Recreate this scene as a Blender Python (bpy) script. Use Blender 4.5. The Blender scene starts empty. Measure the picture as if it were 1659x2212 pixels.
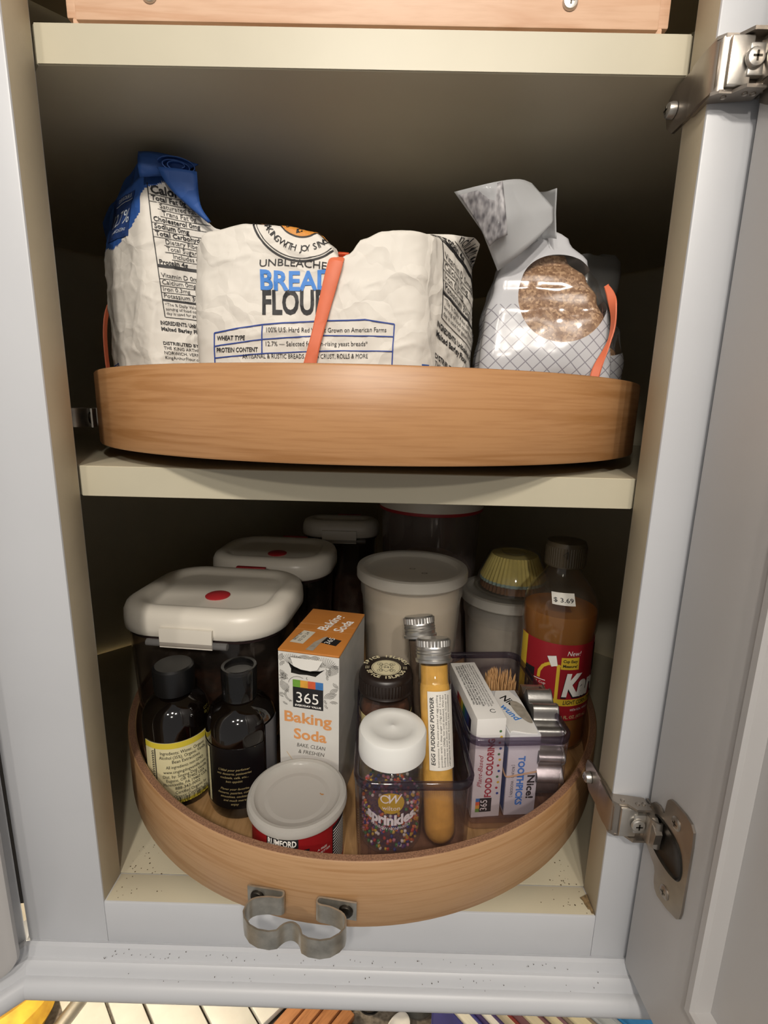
import bpy, bmesh, math, random
from mathutils import Vector, Matrix, noise
from mathutils.bvhtree import BVHTree

random.seed(7)
SC = bpy.context.scene
COL = SC.collection
PI = math.pi
# world frame: X right, Y into the cabinet, Z up; face frame front plane is Y=0, cabinet floor is Z=0 (metres)

# ---------------------------------------------------------------- camera
def make_camera():
    pitch, yaw, roll = .2068, -.0068, .0233
    cp, sp, cy, sy = math.cos(pitch), math.sin(pitch), math.cos(yaw), math.sin(yaw)
    f = Vector((sy * cp, cy * cp, -sp)); r = Vector((cy, -sy, 0)); u = r.cross(f)
    r2 = r * math.cos(roll) + u * math.sin(roll); u2 = -r * math.sin(roll) + u * math.cos(roll)
    cd = bpy.data.cameras.new('camera'); co = bpy.data.objects.new('camera', cd); COL.objects.link(co)
    m = Matrix.Identity(4)
    for i in range(3):
        m[i][0], m[i][1], m[i][2] = r2[i], u2[i], -f[i]
    m[0][3], m[1][3], m[2][3] = .1986, -.2873, .3542
    co.matrix_world = m
    cd.sensor_fit = 'HORIZONTAL'; cd.sensor_width = 36.0; cd.lens = 36.0 * 1058.11 / 1659
    cd.clip_start = .005; cd.clip_end = 20
    SC.camera = co
make_camera()

# ---------------------------------------------------------------- world, lights, exposure
W = bpy.data.worlds.new('room_ambient'); SC.world = W; W.use_nodes = True
bg = W.node_tree.nodes['Background']; bg.inputs[0].default_value = (1.0, .97, .94, 1); bg.inputs[1].default_value = .115

def point(name, loc, watts, col=(1, .92, .82), rad=.035):
    d = bpy.data.lights.new(name, 'POINT'); d.energy = watts; d.color = col; d.shadow_soft_size = rad
    o = bpy.data.objects.new(name, d); COL.objects.link(o); o.location = loc
    return o
# the kitchen's ceiling fixture: a cluster of bulbs above and behind the photographer
for i, (x, y, z, w) in enumerate([(.14, -.85, 1.02, 9.0), (.445, -.95, 1.03, 8.0), (-.18, -1.05, 1.02, 4.5),
                                  (.22, -1.60, 1.00, 10.0)]):
    point('ceiling_bulb', (x, y, z), w)
SC.view_settings.view_transform = 'Standard'
SC.view_settings.look = 'None'
SC.view_settings.gamma = 1.0
SC.view_settings.exposure = 1.2
SC.view_settings.use_curve_mapping = False
SC.cycles.transparent_max_bounces = 32
SC.cycles.max_bounces = 10

# ---------------------------------------------------------------- materials
def lin(h):
    h = h.lstrip('#')
    o = []
    for i in (0, 2, 4):
        c = int(h[i:i + 2], 16) / 255
        o.append(c / 12.92 if c <= .04045 else ((c + .055) / 1.055) ** 2.4)
    return (*o, 1)

def newmat(name):
    m = bpy.data.materials.new(name); m.use_nodes = True
    nt = m.node_tree
    return m, nt, nt.nodes['Principled BSDF'], nt.nodes['Material Output']

MATS = {}
def M(name, col, rough=.5, metal=0.0, var=.06, vscale=30, bump=0.0, bscale=300, col2=None, stretch=(1, 1, 1), spec=.5,
      coat=0, sss=0, uv=False, detail=3, ani=0):
    """Principled material whose colour and relief come from noise in object space"""
    if name in MATS: return MATS[name]
    m, nt, b, out = newmat(name)
    N = nt.nodes.new; L = nt.links.new
    tc = N('ShaderNodeTexCoord'); mp = N('ShaderNodeMapping'); mp.inputs['Scale'].default_value = stretch
    L(tc.outputs['UV' if uv else 'Object'], mp.inputs[0])
    no = N('ShaderNodeTexNoise'); no.inputs['Scale'].default_value = vscale; no.inputs['Detail'].default_value = detail
    L(mp.outputs[0], no.inputs['Vector'])
    c1 = lin(col)
    c2 = lin(col2) if col2 else tuple(c * (1 - 2 * var) for c in c1[:3]) + (1,)
    cr = N('ShaderNodeValToRGB'); cr.color_ramp.elements[0].position = .3; cr.color_ramp.elements[1].position = .7
    cr.color_ramp.elements[0].color = c2; cr.color_ramp.elements[1].color = c1
    L(no.outputs['Fac'], cr.inputs[0]); L(cr.outputs[0], b.inputs['Base Color'])
    b.inputs['Roughness'].default_value = rough; b.inputs['Metallic'].default_value = metal
    b.inputs['Specular IOR Level'].default_value = spec
    if coat: b.inputs['Coat Weight'].default_value = coat; b.inputs['Coat Roughness'].default_value = .08
    if sss:
        b.inputs['Subsurface Weight'].default_value = sss; b.inputs['Subsurface Scale'].default_value = .004
    if bump:
        n2 = N('ShaderNodeTexNoise'); n2.inputs['Scale'].default_value = bscale; n2.inputs['Detail'].default_value = 4
        L(mp.outputs[0], n2.inputs['Vector'])
        bp = N('ShaderNodeBump'); bp.inputs['Strength'].default_value = bump; bp.inputs['Distance'].default_value = .001
        L(n2.outputs['Fac'], bp.inputs['Height']); L(bp.outputs[0], b.inputs['Normal'])
    MATS[name] = m
    return m

def CLEAR(name, tint='#F2F0F0', ior=1.45, rough=.04, haze=0.0, hazecol='#FFFFFF', smear=0.0):
    """thin clear plastic or glass: tinted see-through sheet with a Fresnel gloss, plus a little haze or smears"""
    if name in MATS: return MATS[name]
    m, nt, b, out = newmat(name)
    nt.nodes.remove(b)
    N = nt.nodes.new; L = nt.links.new
    tr = N('ShaderNodeBsdfTransparent'); tr.inputs[0].default_value = lin(tint)
    gl = N('ShaderNodeBsdfGlossy'); gl.inputs['Roughness'].default_value = rough
    f0 = ((ior - 1) / (ior + 1)) ** 2
    lw = N('ShaderNodeLayerWeight'); lw.inputs[0].default_value = .5
    pw = N('ShaderNodeMath'); pw.operation = 'POWER'; pw.inputs[1].default_value = 5.0; L(lw.outputs['Facing'], pw.inputs[0])
    fr = N('ShaderNodeMapRange'); fr.inputs['To Min'].default_value = f0; fr.inputs['To Max'].default_value = .9; L(pw.outputs[0], fr.inputs['Value'])
    mx = N('ShaderNodeMixShader'); L(fr.outputs[0], mx.inputs[0]); L(tr.outputs[0], mx.inputs[1]); L(gl.outputs[0], mx.inputs[2])
    last = mx
    if haze or smear:
        df = N('ShaderNodeBsdfDiffuse'); df.inputs[0].default_value = lin(hazecol)
        tl = N('ShaderNodeBsdfTranslucent'); tl.inputs[0].default_value = lin(hazecol)
        ad = N('ShaderNodeMixShader'); ad.inputs[0].default_value = .4
        L(df.outputs[0], ad.inputs[1]); L(tl.outputs[0], ad.inputs[2])
        m2 = N('ShaderNodeMixShader')
        tc = N('ShaderNodeTexCoord'); no = N('ShaderNodeTexNoise'); no.inputs['Scale'].default_value = 60; no.inputs['Detail'].default_value = 6
        L(tc.outputs['Object'], no.inputs['Vector'])
        mr = N('ShaderNodeMapRange'); mr.inputs['From Min'].default_value = .55; mr.inputs['From Max'].default_value = .75
        mr.inputs['To Min'].default_value = haze; mr.inputs['To Max'].default_value = min(1, haze + smear)
        L(no.outputs['Fac'], mr.inputs['Value']); L(mr.outputs[0], m2.inputs[0])
        L(mx.outputs[0], m2.inputs[1]); L(ad.outputs[0], m2.inputs[2]); last = m2
    L(last.outputs[0], out.inputs[0])
    MATS[name] = m
    return m

def WOOD(name, c1, c2, c3, sc=(1, 1, 1), uv=False, rough=.42, bump=.08):
    """grain: stretched noise bands with fine pores"""
    if name in MATS: return MATS[name]
    m, nt, b, out = newmat(name)
    N = nt.nodes.new; L = nt.links.new
    tc = N('ShaderNodeTexCoord'); mp = N('ShaderNodeMapping'); mp.inputs['Scale'].default_value = sc
    L(tc.outputs['UV' if uv else 'Object'], mp.inputs[0])
    n1 = N('ShaderNodeTexNoise'); n1.inputs['Scale'].default_value = 1.0; n1.inputs['Detail'].default_value = 5; n1.inputs['Distortion'].default_value = .6
    n2 = N('ShaderNodeTexNoise'); n2.inputs['Scale'].default_value = 7.0; n2.inputs['Detail'].default_value = 6
    L(mp.outputs[0], n1.inputs['Vector']); L(mp.outputs[0], n2.inputs['Vector'])
    wv = N('ShaderNodeMath'); wv.operation = 'MULTIPLY'; wv.inputs[1].default_value = 5.0; L(n1.outputs['Fac'], wv.inputs[0])
    fr = N('ShaderNodeMath'); fr.operation = 'PINGPONG'; fr.inputs[1].default_value = 1.0; L(wv.outputs[0], fr.inputs[0])
    cr = N('ShaderNodeValToRGB'); e = cr.color_ramp.elements
    e[0].position = 0; e[0].color = lin(c2); e[1].position = .35; e[1].color = lin(c1)
    x = e.new(.92); x.color = lin(c1)
    L(fr.outputs[0], cr.inputs[0])
    mx = N('ShaderNodeMix'); mx.data_type = 'RGBA'
    mr = N('ShaderNodeMapRange'); mr.inputs['From Min'].default_value = .45; mr.inputs['From Max'].default_value = .75; mr.inputs['To Max'].default_value = .55
    L(n2.outputs['Fac'], mr.inputs['Value']); L(mr.outputs[0], mx.inputs[0]); L(cr.outputs[0], mx.inputs[6]); mx.inputs[7].default_value = lin(c3)
    L(mx.outputs[2], b.inputs['Base Color']); b.inputs['Roughness'].default_value = rough
    bp = N('ShaderNodeBump'); bp.inputs['Strength'].default_value = bump; bp.inputs['Distance'].default_value = .0005
    L(n2.outputs['Fac'], bp.inputs['Height']); L(bp.outputs[0], b.inputs['Normal'])
    MATS[name] = m
    return m

# ---------------------------------------------------------------- mesh helpers
def mk(name, VF, mat, parent=None, smooth=True, ang=38, uvs=None, midx=None, loc=None, rot=None, label=None, kind=None, solid=0):
    V, F = VF
    me = bpy.data.meshes.new(name)
    me.from_pydata([tuple(v) for v in V], [], [tuple(f) for f in F])
    for m in (mat if isinstance(mat, (list, tuple)) else [mat]): me.materials.append(m)
    if midx is not None: me.polygons.foreach_set('material_index', midx)
    if uvs is not None:
        ul = me.uv_layers.new(name='UVMap')
        for lp in me.loops: ul.data[lp.index].uv = uvs[lp.vertex_index]
    me.validate(); me.update()
    bm = bmesh.new(); bm.from_mesh(me); bmesh.ops.recalc_face_normals(bm, faces=bm.faces); bm.to_mesh(me); bm.free()
    if smooth:
        me.polygons.foreach_set('use_smooth', [True] * len(me.polygons)); me.set_sharp_from_angle(angle=math.radians(ang))
    o = bpy.data.objects.new(name, me); COL.objects.link(o)
    if parent: o.parent = parent
    if loc is not None: o.location = loc
    if rot is not None: o.rotation_euler = rot
    if label: o['label'] = label
    if kind: o['kind'] = kind
    if solid:
        md = o.modifiers.new('thickness', 'SOLIDIFY'); md.thickness = solid; md.offset = -1
    return o

def thing(name, label, cat, loc=(0, 0, 0), rz=0, group=None, rot=None):
    o = bpy.data.objects.new(name, None); COL.objects.link(o); o.empty_display_size = .02
    o.location = loc; o.rotation_euler = rot if rot else (0, 0, rz)
    o['label'] = label; o['category'] = cat
    if group: o['group'] = group
    return o

def tag(o, label, cat, group=None):
    o['label'] = label; o['category'] = cat
    if group: o['group'] = group
    return o

def struct(o, label):
    o['kind'] = 'structure'; o['label'] = label
    return o

def join(*parts):
    V, F = [], []
    for v, f in parts:
        n = len(V); V += list(v); F += [tuple(i + n for i in q) for q in f]
    return V, F

def move(VF, d=(0, 0, 0), rz=0, m=None):
    if m is None: m = Matrix.Translation(d) @ Matrix.Rotation(rz, 4, 'Z')
    return [tuple(m @ Vector(v)) for v in VF[0]], VF[1]

def box(x0, x1, y0, y1, z0, z1):
    V = [(x0, y0, z0), (x1, y0, z0), (x1, y1, z0), (x0, y1, z0), (x0, y0, z1), (x1, y0, z1), (x1, y1, z1), (x0, y1, z1)]
    F = [(0, 3, 2, 1), (4, 5, 6, 7), (0, 1, 5, 4), (1, 2, 6, 5), (2, 3, 7, 6), (3, 0, 4, 7)]
    return V, F

def rbox(x0, x1, y0, y1, z0, z1, r=.001, seg=2):
    bm = bmesh.new()
    V, F = box(x0, x1, y0, y1, z0, z1)
    vs = [bm.verts.new(v) for v in V]
    for f in F: bm.faces.new([vs[i] for i in f])
    bmesh.ops.bevel(bm, geom=list(bm.edges), offset=r, segments=seg, affect='EDGES', profile=.5)
    bm.verts.index_update()
    out = [tuple(v.co) for v in bm.verts], [tuple(v.index for v in f.verts) for f in bm.faces]
    bm.free()
    return out

def lathe(prof, n=48, a0=0, a1=2 * PI, closed_prof=False):
    """prof: (radius, z) list; radius 0 at an end closes the shape on the axis"""
    V, F, rows = [], [], []
    full = abs(a1 - a0 - 2 * PI) < 1e-6
    cnt = n if full else n + 1
    for r, z in prof:
        if r < 1e-7:
            rows.append([len(V)]); V.append((0, 0, z))
        else:
            rows.append(list(range(len(V), len(V) + cnt)))
            for i in range(cnt):
                a = a0 + (a1 - a0) * i / n
                V.append((r * math.sin(a), -r * math.cos(a), z))
    pairs = list(zip(rows, rows[1:])) + ([(rows[-1], rows[0])] if closed_prof else [])
    for A, B in pairs:
        for i in range(n):
            j = (i + 1) % n if full else i + 1
            if len(A) == 1 and len(B) == 1: continue
            if len(A) == 1: F.append((A[0], B[j], B[i]))
            elif len(B) == 1: F.append((A[i], A[j], B[0]))
            else: F.append((A[i], A[j], B[j], B[i]))
    return V, F

def loft(rings, cap0=True, cap1=True, closed=True):
    V, F = [], []
    n = len(rings[0])
    for r in rings: V += [tuple(p) for p in r]
    for k in range(len(rings) - 1):
        for i in range(n if closed else n - 1):
            j = (i + 1) % n
            F.append((k * n + i, k * n + j, (k + 1) * n + j, (k + 1) * n + i))
    if cap0: F.append(tuple(reversed(range(n))))
    if cap1: F.append(tuple(range((len(rings) - 1) * n, len(rings) * n)))
    return V, F

def rrect(w, d, r, n=6, cx=0, cy=0):
    r = max(min(r, w / 2 - 1e-5, d / 2 - 1e-5), 1e-5)
    P = []
    for sx, sy, a in ((1, -1, -PI / 2), (1, 1, 0), (-1, 1, PI / 2), (-1, -1, PI)):
        for i in range(n + 1):
            t = a + PI / 2 * i / n
            P.append((cx + sx * (w / 2 - r) + r * math.cos(t), cy + sy * (d / 2 - r) + r * math.sin(t)))
    return P

def rings_rr(spec, w, d, r, n=6):
    """spec: (inset, z) rings of a rounded rectangle"""
    return [[(x, y, z) for x, y in rrect(w - 2 * i, d - 2 * i, max(r - i, .0015), n)] for i, z in spec]

def prism(poly, z0, z1):
    n = len(poly)
    V = [(x, y, z0) for x, y in poly] + [(x, y, z1) for x, y in poly]
    F = [tuple(reversed(range(n))), tuple(range(n, 2 * n))] + [(i, (i + 1) % n, n + (i + 1) % n, n + i) for i in range(n)]
    return V, F

def tube(path, r, n=8, closed=False, caps=True):
    P = [Vector(p) for p in path]; m = len(P)
    rs = r if isinstance(r, (list, tuple)) else [r] * m
    rings, up = [], Vector((0, 0, 1))
    for i in range(m):
        a = P[(i - 1) % m] if (closed or i > 0) else P[i]; b = P[(i + 1) % m] if (closed or i < m - 1) else P[i]
        t = (b - a).normalized()
        if abs(t.dot(up)) > .95: up = Vector((0, 1, 0)) if abs(t.y) < .9 else Vector((1, 0, 0))
        s = t.cross(up).normalized(); u = s.cross(t).normalized(); up = u
        rings.append([tuple(P[i] + (s * math.cos(2 * PI * k / n) + u * math.sin(2 * PI * k / n)) * rs[i]) for k in range(n)])
    if closed: rings.append(rings[0])
    return loft(rings, caps and not closed, caps and not closed)

def strip(path2d, h0, h1, th):
    """a bent sheet: 2-D plan path given thickness, standing from h0 to h1"""
    P = [Vector((x, y)) for x, y in path2d]; L, R = [], []
    for i in range(len(P)):
        a = P[max(i - 1, 0)]; b = P[min(i + 1, len(P) - 1)]
        t = (b - a).normalized(); nrm = Vector((-t.y, t.x))
        L.append(P[i] + nrm * th / 2); R.append(P[i] - nrm * th / 2)
    rings = [[(l.x, l.y, h0), (r.x, r.y, h0), (r.x, r.y, h1), (l.x, l.y, h1)] for l, r in zip(L, R)]
    return loft(rings)

def smoothpath(P, it=2, closed=False):
    P = [Vector(p) for p in P]
    for _ in range(it):
        Q = [] if closed else [P[0]]
        n = len(P)
        for i in range(n if closed else n - 1):
            a, b = P[i], P[(i + 1) % n]
            Q += [a * .75 + b * .25, a * .25 + b * .75]
        if not closed: Q.append(P[-1])
        P = Q
    return P

def resample(P, n, closed=True):
    P = [Vector(p) for p in P]
    if closed: P = P + [P[0]]
    d = [0]
    for a, b in zip(P, P[1:]): d.append(d[-1] + (b - a).length)
    out, k = [], 0
    cnt = n if closed else n
    for i in range(cnt):
        s = d[-1] * (i / n if closed else i / (n - 1))
        while k < len(d) - 2 and d[k + 1] < s: k += 1
        f = (s - d[k]) / max(d[k + 1] - d[k], 1e-9)
        out.append(P[k].lerp(P[k + 1], f))
    return out

def sstep(a, b, x):
    t = min(max((x - a) / (b - a), 0), 1)
    return t * t * (3 - 2 * t)

# ---------------------------------------------------------------- printing: flat lettering laid on surfaces
_tc = {}
def glyphs(s, res=2, bold=0.0, shear=0.0, spacing=1.0):
    key = (s, res, bold, shear, spacing)
    if key in _tc: return _tc[key]
    cu = bpy.data.curves.new('t', 'FONT'); cu.body = s; cu.size = 1; cu.resolution_u = res
    cu.offset = bold; cu.shear = shear; cu.space_character = spacing
    cu.dimensions = '2D'; cu.fill_mode = 'FRONT'
    o = bpy.data.objects.new('t', cu)
    me = bpy.data.meshes.new_from_object(o)
    V = [(v.co.x, v.co.y) for v in me.vertices]; F = [tuple(p.vertices) for p in me.polygons]
    bpy.data.objects.remove(o); bpy.data.curves.remove(cu); bpy.data.meshes.remove(me)
    if V:
        x0 = min(v[0] for v in V); x1 = max(v[0] for v in V)
        V = [(v[0] - x0, v[1]) for v in V]; w = x1 - x0
    else: w = 0
    _tc[key] = (V, F, w)
    return _tc[key]

def split_long(V, F, mx):
    V = list(V); out = []; st = []
    for f in F:
        for i in range(1, len(f) - 1): st.append((f[0], f[i], f[i + 1]))
    cache = {}
    while st:
        t = st.pop()
        best, bi = 0, 0
        for i in range(3):
            a, b = V[t[i]], V[t[(i + 1) % 3]]
            l = math.hypot(a[0] - b[0], a[1] - b[1])
            if l > best: best, bi = l, i
        if best <= mx or len(out) > 60000: out.append(t); continue
        a, b, c = t[bi], t[(bi + 1) % 3], t[(bi + 2) % 3]
        k = (min(a, b), max(a, b))
        if k not in cache:
            cache[k] = len(V); V.append(((V[a][0] + V[b][0]) / 2, (V[a][1] + V[b][1]) / 2))
        m = cache[k]
        st += [(a, m, c), (m, b, c)]
    return V, out

class Print:
    """collects lettering, rules and shapes in (s, t) metres on a surface, surf(s, t) -> point, normal"""
    def __init__(self, surf, mx=None): self.surf = surf; self.V = []; self.F = []; self.mx = mx
    def add(self, V, F):
        if self.mx: V, F = split_long(V, F, self.mx)
        n = len(self.V); self.V += list(V); self.F += [tuple(i + n for i in f) for f in F]
        return self
    def text(self, s, x, y, h, w=None, rot=0, align='C', bold=0.0, shear=0.0, res=2, spacing=1.0, warp=None):
        V, F, tw = glyphs(s, res, bold, shear, spacing)
        if not V: return self
        k = h / .73; kx = k if w is None else w / tw
        ox = {'L': 0, 'C': -tw / 2, 'R': -tw}[align]
        c, sn = math.cos(math.radians(rot)), math.sin(math.radians(rot))
        out = []
        for a, b in V:
            a, b = (a + ox) * kx, b * k
            if warp: a, b = warp(a, b)
            out.append((x + a * c - b * sn, y + a * sn + b * c))
        return self.add(out, F)
    def rect(self, x0, y0, x1, y1):
        return self.add([(x0, y0), (x1, y0), (x1, y1), (x0, y1)], [(0, 1, 2, 3)])
    def poly(self, P): return self.add(P, [tuple(range(len(P)))])
    def line(self, P, w):
        V, F = [], []
        for i in range(len(P)):
            a = P[max(i - 1, 0)]; b = P[min(i + 1, len(P) - 1)]
            l = math.hypot(b[0] - a[0], b[1] - a[1]) or 1
            nx, ny = -(b[1] - a[1]) / l * w / 2, (b[0] - a[0]) / l * w / 2
            V += [(P[i][0] + nx, P[i][1] + ny), (P[i][0] - nx, P[i][1] - ny)]
        for i in range(len(P) - 1): F.append((2 * i, 2 * i + 1, 2 * i + 3, 2 * i + 2))
        return self.add(V, F)
    def frame(self, x0, y0, x1, y1, w):
        for a, b in (((x0, y0), (x1, y0)), ((x1, y0), (x1, y1)), ((x1, y1), (x0, y1)), ((x0, y1), (x0, y0))): self.line([a, b], w)
        return self
    def disc(self, x, y, r, ry=None, n=28):
        ry = ry or r
        return self.poly([(x + r * math.cos(2 * PI * i / n), y + ry * math.sin(2 * PI * i / n)) for i in range(n)])
    def ring(self, x, y, r, w, a0=0, a1=360, n=40, ry=None):
        ry = ry or r
        return self.line([(x + r * math.cos(math.radians(a0 + (a1 - a0) * i / n)), y + ry * math.sin(math.radians(a0 + (a1 - a0) * i / n))) for i in range(n + 1)], w)
    def build(self, name, mat, parent=None, off=.0002, label=None):
        pts, ok = [], []
        for s, t in self.V:
            r = self.surf(s, t)
            if r is None: pts.append((0, 0, 0)); ok.append(False)
            else: pts.append(tuple(Vector(r[0]) + Vector(r[1]) * off)); ok.append(True)
        F = [f for f in self.F if all(ok[i] for i in f)]
        used = sorted({i for f in F for i in f}); mp = {i: k for k, i in enumerate(used)}
        V = [pts[i] for i in used]; F = [tuple(mp[i] for i in f) for f in F]
        if not F: return None
        me = bpy.data.meshes.new(name); me.from_pydata(V, [], F); me.materials.append(mat); me.update()
        o = bpy.data.objects.new(name, me); COL.objects.link(o)
        if parent: o.parent = parent
        if label: o['label'] = label
        return o

def s_front(y, x0=0, z0=0): return lambda s, t: ((x0 + s, y, z0 + t), (0, -1, 0))
def s_top(z, x0=0, y0=0): return lambda s, t: ((x0 + s, y0 + t, z), (0, 0, 1))
def s_side(x, sgn=1, y0=0, z0=0): return lambda s, t: ((x, y0 + s * sgn, z0 + t), (sgn, 0, 0))
def s_cyl(r, a0=0): return lambda s, t: ((r * math.sin(s / r + a0), -r * math.cos(s / r + a0), t), (math.sin(s / r + a0), -math.cos(s / r + a0), 0))
def s_ray(bvh, o, ex, ey, d):
    o, ex, ey, d = Vector(o), Vector(ex).normalized(), Vector(ey).normalized(), Vector(d).normalized()
    def f(s, t):
        h = bvh.ray_cast(o + ex * s + ey * t - d * .3, d, 1.0)
        if h[0] is None: return None
        n = h[1] if h[1].dot(d) < 0 else -h[1]
        if -n.dot(d) < .12: return None
        return h[0], n
    return f

def sub(name, VF, mat, parent, **k): return mk(name, VF, mat, parent, **k)

# common materials
INK = M('black_ink', '#1B1A1C', .6, var=.02)
INKG = M('grey_ink', '#4A4A4A', .6, var=.02)
WHITEINK = M('white_ink', '#F2F0EA', .55, var=.02)
BLUEINK = M('navy_ink', '#24408F', .6, var=.02)
PAINT = M('white_cabinet_paint', '#C0C2C6', .38, var=.025, vscale=9, bump=.05, bscale=90)
CREAM = M('cream_melamine', '#C2BAA2', .45, var=.03, vscale=14, bump=.03, bscale=500)
TAN = M('bare_tan_frame_edge', '#B3A78F', .55, var=.05, vscale=25, bump=.06, bscale=400)
STEEL = M('brushed_steel', '#CFCBC4', .35, .9, var=.1, vscale=60, bump=.03, bscale=800)
NICKEL = M('nickel_plated_steel', '#A9A096', .36, .92, var=.12, vscale=50, bump=.04, bscale=600)
DARKSTEEL = M('dark_screw_steel', '#4A4640', .4, 1.0, var=.15, vscale=80)
BLACKRUB = M('black_plastic', '#101012', .35, var=.1)
WHITEPL = M('white_plastic', '#E4E0D8', .3, var=.02, vscale=20, sss=.0)
FROST = CLEAR('frosted_plastic', '#F8F6F2', 1.4, .25, haze=.24, hazecol='#E6E3DC')
BAND = M('orange_rubber', '#D9704C', .55, var=.06, vscale=60, bump=.05, bscale=400)

def cross_screw(name, parent, r, loc, nrm, mat=None, h=.0016):
    """pan-head screw with a cross slot, axis along nrm"""
    q = Vector(nrm).to_track_quat('Z', 'Y').to_matrix().to_4x4(); q.translation = Vector(loc)
    head = lathe([(0, 0), (r, 0), (r, h * .35), (r * .85, h * .8), (r * .5, h), (0, h)], 20)
    sl = join(box(-r * .48, r * .48, -r * .11, r * .11, h * .9, h * 1.03), box(-r * .11, r * .11, -r * .48, r * .48, h * .9, h * 1.03))
    return mk(name, move(join(head, sl), m=q), [mat or STEEL, DARKSTEEL], parent, midx=[0] * len(head[1]) + [1] * len(sl[1]))

# ================================================================ the setting
ZF = .022          # top of the lower turntable's floor
ZU = .334          # top of the upper turntable's floor
CT = -.54          # countertop height
def wallpoly(side):
    # room walls meet in the corner behind the cabinet
    c = (.178, .80)
    e = (c[0] + side * 1.3, c[1] - 1.3)
    n = (side * .02, .028)
    P = [c, e, (e[0] + n[0], e[1] + n[1]), (c[0], c[1] + .03)]
    return P if side < 0 else P[::-1]
WALLM = M('pale_wall_paint', '#CFC9BB', .7, var=.04, vscale=6, bump=.1, bscale=200)
struct(mk('wall_left', prism(wallpoly(-1), CT, 1.1), WALLM, smooth=False), 'pale painted kitchen wall running left from the corner')
struct(mk('wall_right', prism(wallpoly(1), CT, 1.1), WALLM, smooth=False), 'pale painted kitchen wall running right from the corner')

ctop = thing('countertop', 'pale stone worktop in the corner below the cabinet', 'countertop', (0, 0, CT))
STONE = M('speckled_stone', '#8C8276', .25, var=.3, vscale=180, col2='#5E564C', detail=8)
mk('slab', prism([(.178, .797), (-1.05, -.431), (-.65, -.82), (.178, .02), (1.0, -.82), (1.405, -.43)], -.035, 0), STONE, ctop, smooth=False)
mk('front_edge', join(move(rbox(-.60, .60, -.012, .012, -.04, .001, .006), (-.24, -.40, 0), PI / 4), move(rbox(-.60, .60, -.012, .012, -.04, .001, .006), (.595, -.40, 0), -PI / 4)), STONE, ctop)

# ---------------------------------------------------------------- corner cabinet
cab = thing('corner_cabinet', 'open white corner wall cabinet with cream shelves and a door swung right', 'cabinet')
OW = .356; FT = .0233
def facebox(name, x0, x1, z0, z1, innerside, r=.0012):
    V, F = rbox(x0, x1, 0, FT, z0, z1, r, 2)
    mi = []
    for f in F:
        c = sum((Vector(V[i]) for i in f), Vector()) / len(f)
        inner = (innerside == '+x' and abs(c.x - x1) < 1e-5) or (innerside == '-x' and abs(c.x - x0) < 1e-5) or (innerside == '+z' and abs(c.z - z1) < 1e-5)
        mi.append(1 if inner else 0)
    return mk(name, (V, F), [PAINT, TAN if 'x' in innerside else CREAM], cab, midx=mi)
facebox('stile', -.0593, 0, -.0365, .80, '+x')
facebox('stile', OW, .405, -.0365, .80, '-x')
facebox('rail', -.0003, OW + .0003, -.0365, 0, '+z')
facebox('rail', 0, OW, .765, .80, '')
# chipped corner on the rail by the right stile
chip = []
for i in range(9):
    a = i / 8
    chip.append((OW - .006 + .005 * a + random.uniform(-.0008, .0008), .001 + .013 * (1 - a) + random.uniform(-.001, .001)))
chip += [(OW - .0004, .0006), (OW - .0004, .016)]
mk('chipped_edge', prism(chip, .0001, .0008), M('bare_chipped_wood', '#8A7350', .8, var=.3, vscale=400), cab, smooth=False)
def panel(name, a, b, th, z0, z1, mat=CREAM):
    a, b = Vector(a), Vector(b); n = Vector((-(b - a).y, (b - a).x)).normalized() * th
    return mk(name, prism([tuple(a), tuple(b), tuple(b + n), tuple(a + n)], z0, z1), mat, cab, smooth=False)
panel('end_panel', (-.045, FT + .0005), (-.305, .270), -.012, -.012, .80)
panel('end_panel', (OW + .045, FT + .0005), (OW + .305, .270), .012, -.012, .80)
panel('back_panel', (-.305, .270), (.178, .752), .006, -.012, .80)
panel('back_panel', (.178, .752), (OW + .305, .270), .006, -.012, .80)
PENT = [(-.040, FT + .0005), (OW + .040, FT + .0005), (OW + .295, .270), (.178, .745), (-.295, .270)]
mk('floor_panel', prism(PENT, -.012, 0), CREAM, cab, smooth=False)
mk('top_panel', prism(PENT, .788, .80), CREAM, cab, smooth=False)
SH = [(-.0004, .0253), (OW + .0004, .0253), (OW + .27, .285), (.178, .735), (-.27, .285)]
for zt in (.3142, .5555):
    V, F = prism(SH, zt - .0198, zt)
    sh = mk('shelf', (V, F), CREAM, cab, smooth=False)
    md = sh.modifiers.new('edge', 'BEVEL'); md.width = .0007; md.segments = 1
    mk('edge_band', box(.0002, OW - .0002, .0249, .0253, zt - .0194, zt - .0004), M('cream_edge_band', '#B9B29C', .4, var=.03, vscale=18), sh, smooth=False)
# specks of grime on the cabinet floor
sp = Print(s_top(0))
for i in range(70):
    e = random.choice((0, 1))
    x = (.004 + abs(random.gauss(0, .012))) if e == 0 else (OW - .004 - abs(random.gauss(0, .012)))
    sp.disc(x, random.uniform(.002, .05), random.uniform(.0002, .0006), n=6)
sp.build('grime_specks', M('grime', '#5A4A34', .9, var=.1), cab, off=.0002)['kind'] = 'stuff'

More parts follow.
